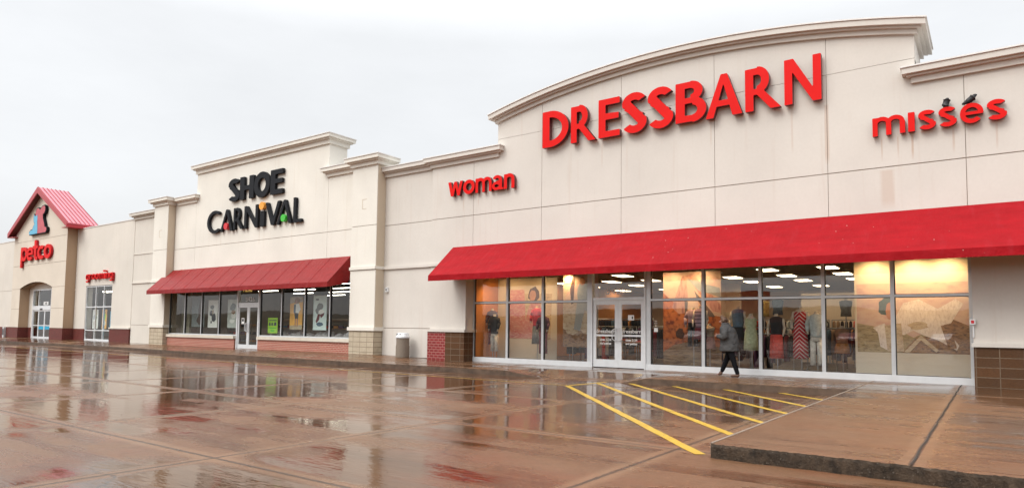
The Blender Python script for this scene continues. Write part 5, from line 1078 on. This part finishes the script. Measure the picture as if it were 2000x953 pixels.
# low grey mounds added in place of reflections in the shoe window
b = B(); r2 = random.Random(5); K = 60; V = []
for k in range(K+1):
    x = -27.7+(-22.1+27.7)*k/K; hh = .86+.13*math.sin(k*.33+.5)*abs(math.sin(k*.12))+.07*math.sin(k*.9); 
    V += [(x, YS+.35, .5), (x, YS+.42, hh-.05), (x, YS+.6, hh+.02), (x, YS+.8, hh-.02), (x, YS+.95, .5)]
for k in range(K): b.add(V, [(5*k+j, 5*k+j+5, 5*k+j+6, 5*k+j+1) for j in range(4)], mk('grey_reflection_mound', (.28, .26, .26), .8, 0, .25, 5)) if k == 0 else [b.f.append([5*k+j, 5*k+j+5, 5*k+j+6, 5*k+j+1]) or b.m.append(0) for j in range(4)]
b.box(-27.7, -22.1, YS+.36, YS+.94, .12, .55, DARK)
tag(b.build('reflection_mounds', None, True), 'long low grey mounds added for the reflections in the right shoe shop panes', 'reflection stand-in')
def shelf(x, y, lab):
    K_ = thing('shoe_shelf', lab, 'shelf unit', (x, y, .12), 'shelf units in the shoe shop'); b = B()
    b.box(x-1.2, x-1.15, y-.3, y+.3, .12, 1.6, DK); b.box(x+1.15, x+1.2, y-.3, y+.3, .12, 1.6, DK); b.box(x-1.15, x+1.15, y-.02, y+.02, .12, 1.6, DK)
    for z in (.3, .7, 1.1, 1.5): b.box(x-1.15, x+1.15, y-.3, y-.021, z-.02, z+.02, TAN)
    b.build('frame', K_)
    for z in (.32, .72, 1.12):
        for i in range(6):
            xx = x-1.0+.38*i; b = B(); b.box(xx, xx+.32, y-.27, y-.05, z, z+.12, cols[rnd.randrange(10)]); b.box(xx-.004, xx+.324, y-.274, y-.046, z+.12, z+.15, cols[rnd.randrange(10)]); b.build('shoe_box', K_)
for x, y, l in ((-34.0, 2.5, 'shoe shelf behind the leftmost shoe shop panes'), (-31.2, 3.5, 'shoe shelf left of the shoe shop door'), (-25.8, 2.5, 'shoe shelf behind the amber poster'), (-23.0, 3.2, 'shoe shelf in the right corner of the shoe shop')): shelf(x, y, l)
# pet shop posters
poster('poster', 'tall poster with blue and cream shapes low in the pet shop left pane', 'poster', -46.7, -45.9, .9, 2.1, W+.35, WPB, [(blob(.5, .6, .3, .2, sd=2), BLUEC), (blob(.5, .3, .25, .15, sd=3), SANDP), (blob(.6, .8, .2, .1, sd=4), ORB)], 'posters in the pet shop')
poster('poster', 'orange and green poster in the middle pane of the pet shop', 'poster', -45.35, -44.7, .9, 2.1, W+.35, ORB, [(blob(.5, .6, .3, .2, sd=5), LIM), (blob(.5, .3, .25, .15, sd=6), WPB), (blob(.4, .85, .3, .08, sd=7), TAN)], 'posters in the pet shop')
poster('poster', 'blue poster in the right pane of the pet shop', 'poster', -44.25, -43.55, .5, 2.0, W+.35, BLUE, [(blob(.5, .6, .3, .2, sd=8), WPB), (blob(.4, .3, .25, .15, sd=9), BLUEC), (blob(.6, .15, .3, .08, sd=3), TAN)], 'posters in the pet shop')

# ================================================================== what the windows mirror: the far side of the lot
b = B(); r3 = random.Random(11); K = 90; V = []
for k in range(K+1):
    x = -520+1040*k/K; V += [(x, -240, LOT), (x, -250, 6+3*math.sin(k*.31)+2*math.sin(k*.83+1)+r3.uniform(0, 1.6)), (x, -275, 8+3*math.sin(k*.21)+r3.uniform(0, 2)), (x, -300, LOT)]
for k in range(K):
    b.add([V[4*k], V[4*k+4], V[4*k+5], V[4*k+1], V[4*k+2], V[4*k+6], V[4*k+3], V[4*k+7]], [(0, 1, 2, 3), (3, 2, 5, 4), (4, 5, 7, 6)], mk('distant_wooded_rise', (.07, .06, .045), .95, 0, .4, .05))
struct(b.build('hills'))
def far_store(x0, x1, y, h_, lab, c, redx=None):
    K_ = thing('retail_building', lab, 'building', (x0, y, LOT)); b = B(); b.box(x0, x1, y-30, y, LOT, h_, mk('far_wall_'+str(c[0]), c, .8)); b.build('wall', K_)
    b = B(); b.box(x0+4, x1-4, y, y+.3, .2, 3.2, ALU_DK); b.build('window_band', K_)
    if redx: b = B(); b.box(redx-7, redx+7, y+.01, y+.8, h_-1, h_+3.2, REDP); b.build('red_gable', K_)
far_store(-75, -20, -115, 6.0, 'long tan shop building on the far side of the parking lot with a red gable', (.16, .08, .06), -42)
far_store(0, 60, -130, 5.5, 'low brown shop building on the far side of the parking lot', (.15, .11, .08))
def car(x, y, c, lab, rot):
    K_ = thing('parked_car', lab, 'car', (x, y, LOT), 'cars parked across the lot'); K_.rotation_euler = (0, 0, rot); P_ = mk('paint_%d' % int(x*10), c, .25, .2, .02, 2, coat=.6)
    def part(bb_, nm, par=K_): o = bb_.build(nm); o.parent = par; return o
    b = B(); prof = [(-2.2, .35), (2.2, .3), (2.25, .62), (2.1, .82), (1.1, .95), (.45, 1.42), (-1.1, 1.45), (-1.75, 1.05), (-2.2, .95), (-2.28, .6)]
    b.prism_xz(prof, -.86, .86, P_); part(b, 'body')
    b = B(); b.prism_xz([(.98, .97), (.42, 1.36), (-1.05, 1.38), (-1.55, 1.02)], -.875, .875, ALU_DK); part(b, 'windows')
    for wx in (-1.4, 1.4):
        for wy in (-.88, .7):
            b = B(); b.tube((wx, wy, .33), (wx, wy+.18, .33), .33, BLK, n=18); w_ = part(b, 'wheel'); b = B(); b.tube((wx, wy-.01, .33), (wx, wy+.19, .33), .19, ALU, n=12); part(b, 'rim', w_)
    for s_ in (-.6, .6): b = B(); b.box(2.15, 2.27, s_-.2, s_+.2, .62, .76, WHT); part(b, 'headlight')
for i, (x, y, c, cn_) in enumerate([(-30, -62, (.5, .5, .5), 'silver'), (-22, -62, (.05, .05, .06), 'black'), (-12, -58, (.3, .02, .02), 'dark red'), (-4, -60, (.6, .6, .6), 'white'), (6, -58, (.06, .08, .16), 'navy'), (14, -62, (.25, .24, .22), 'grey'), (-48, -66, (.18, .16, .12), 'bronze')]):
    car(x, y, c, cn_+' car parked out in the lot facing the shops', R(90+3*i))
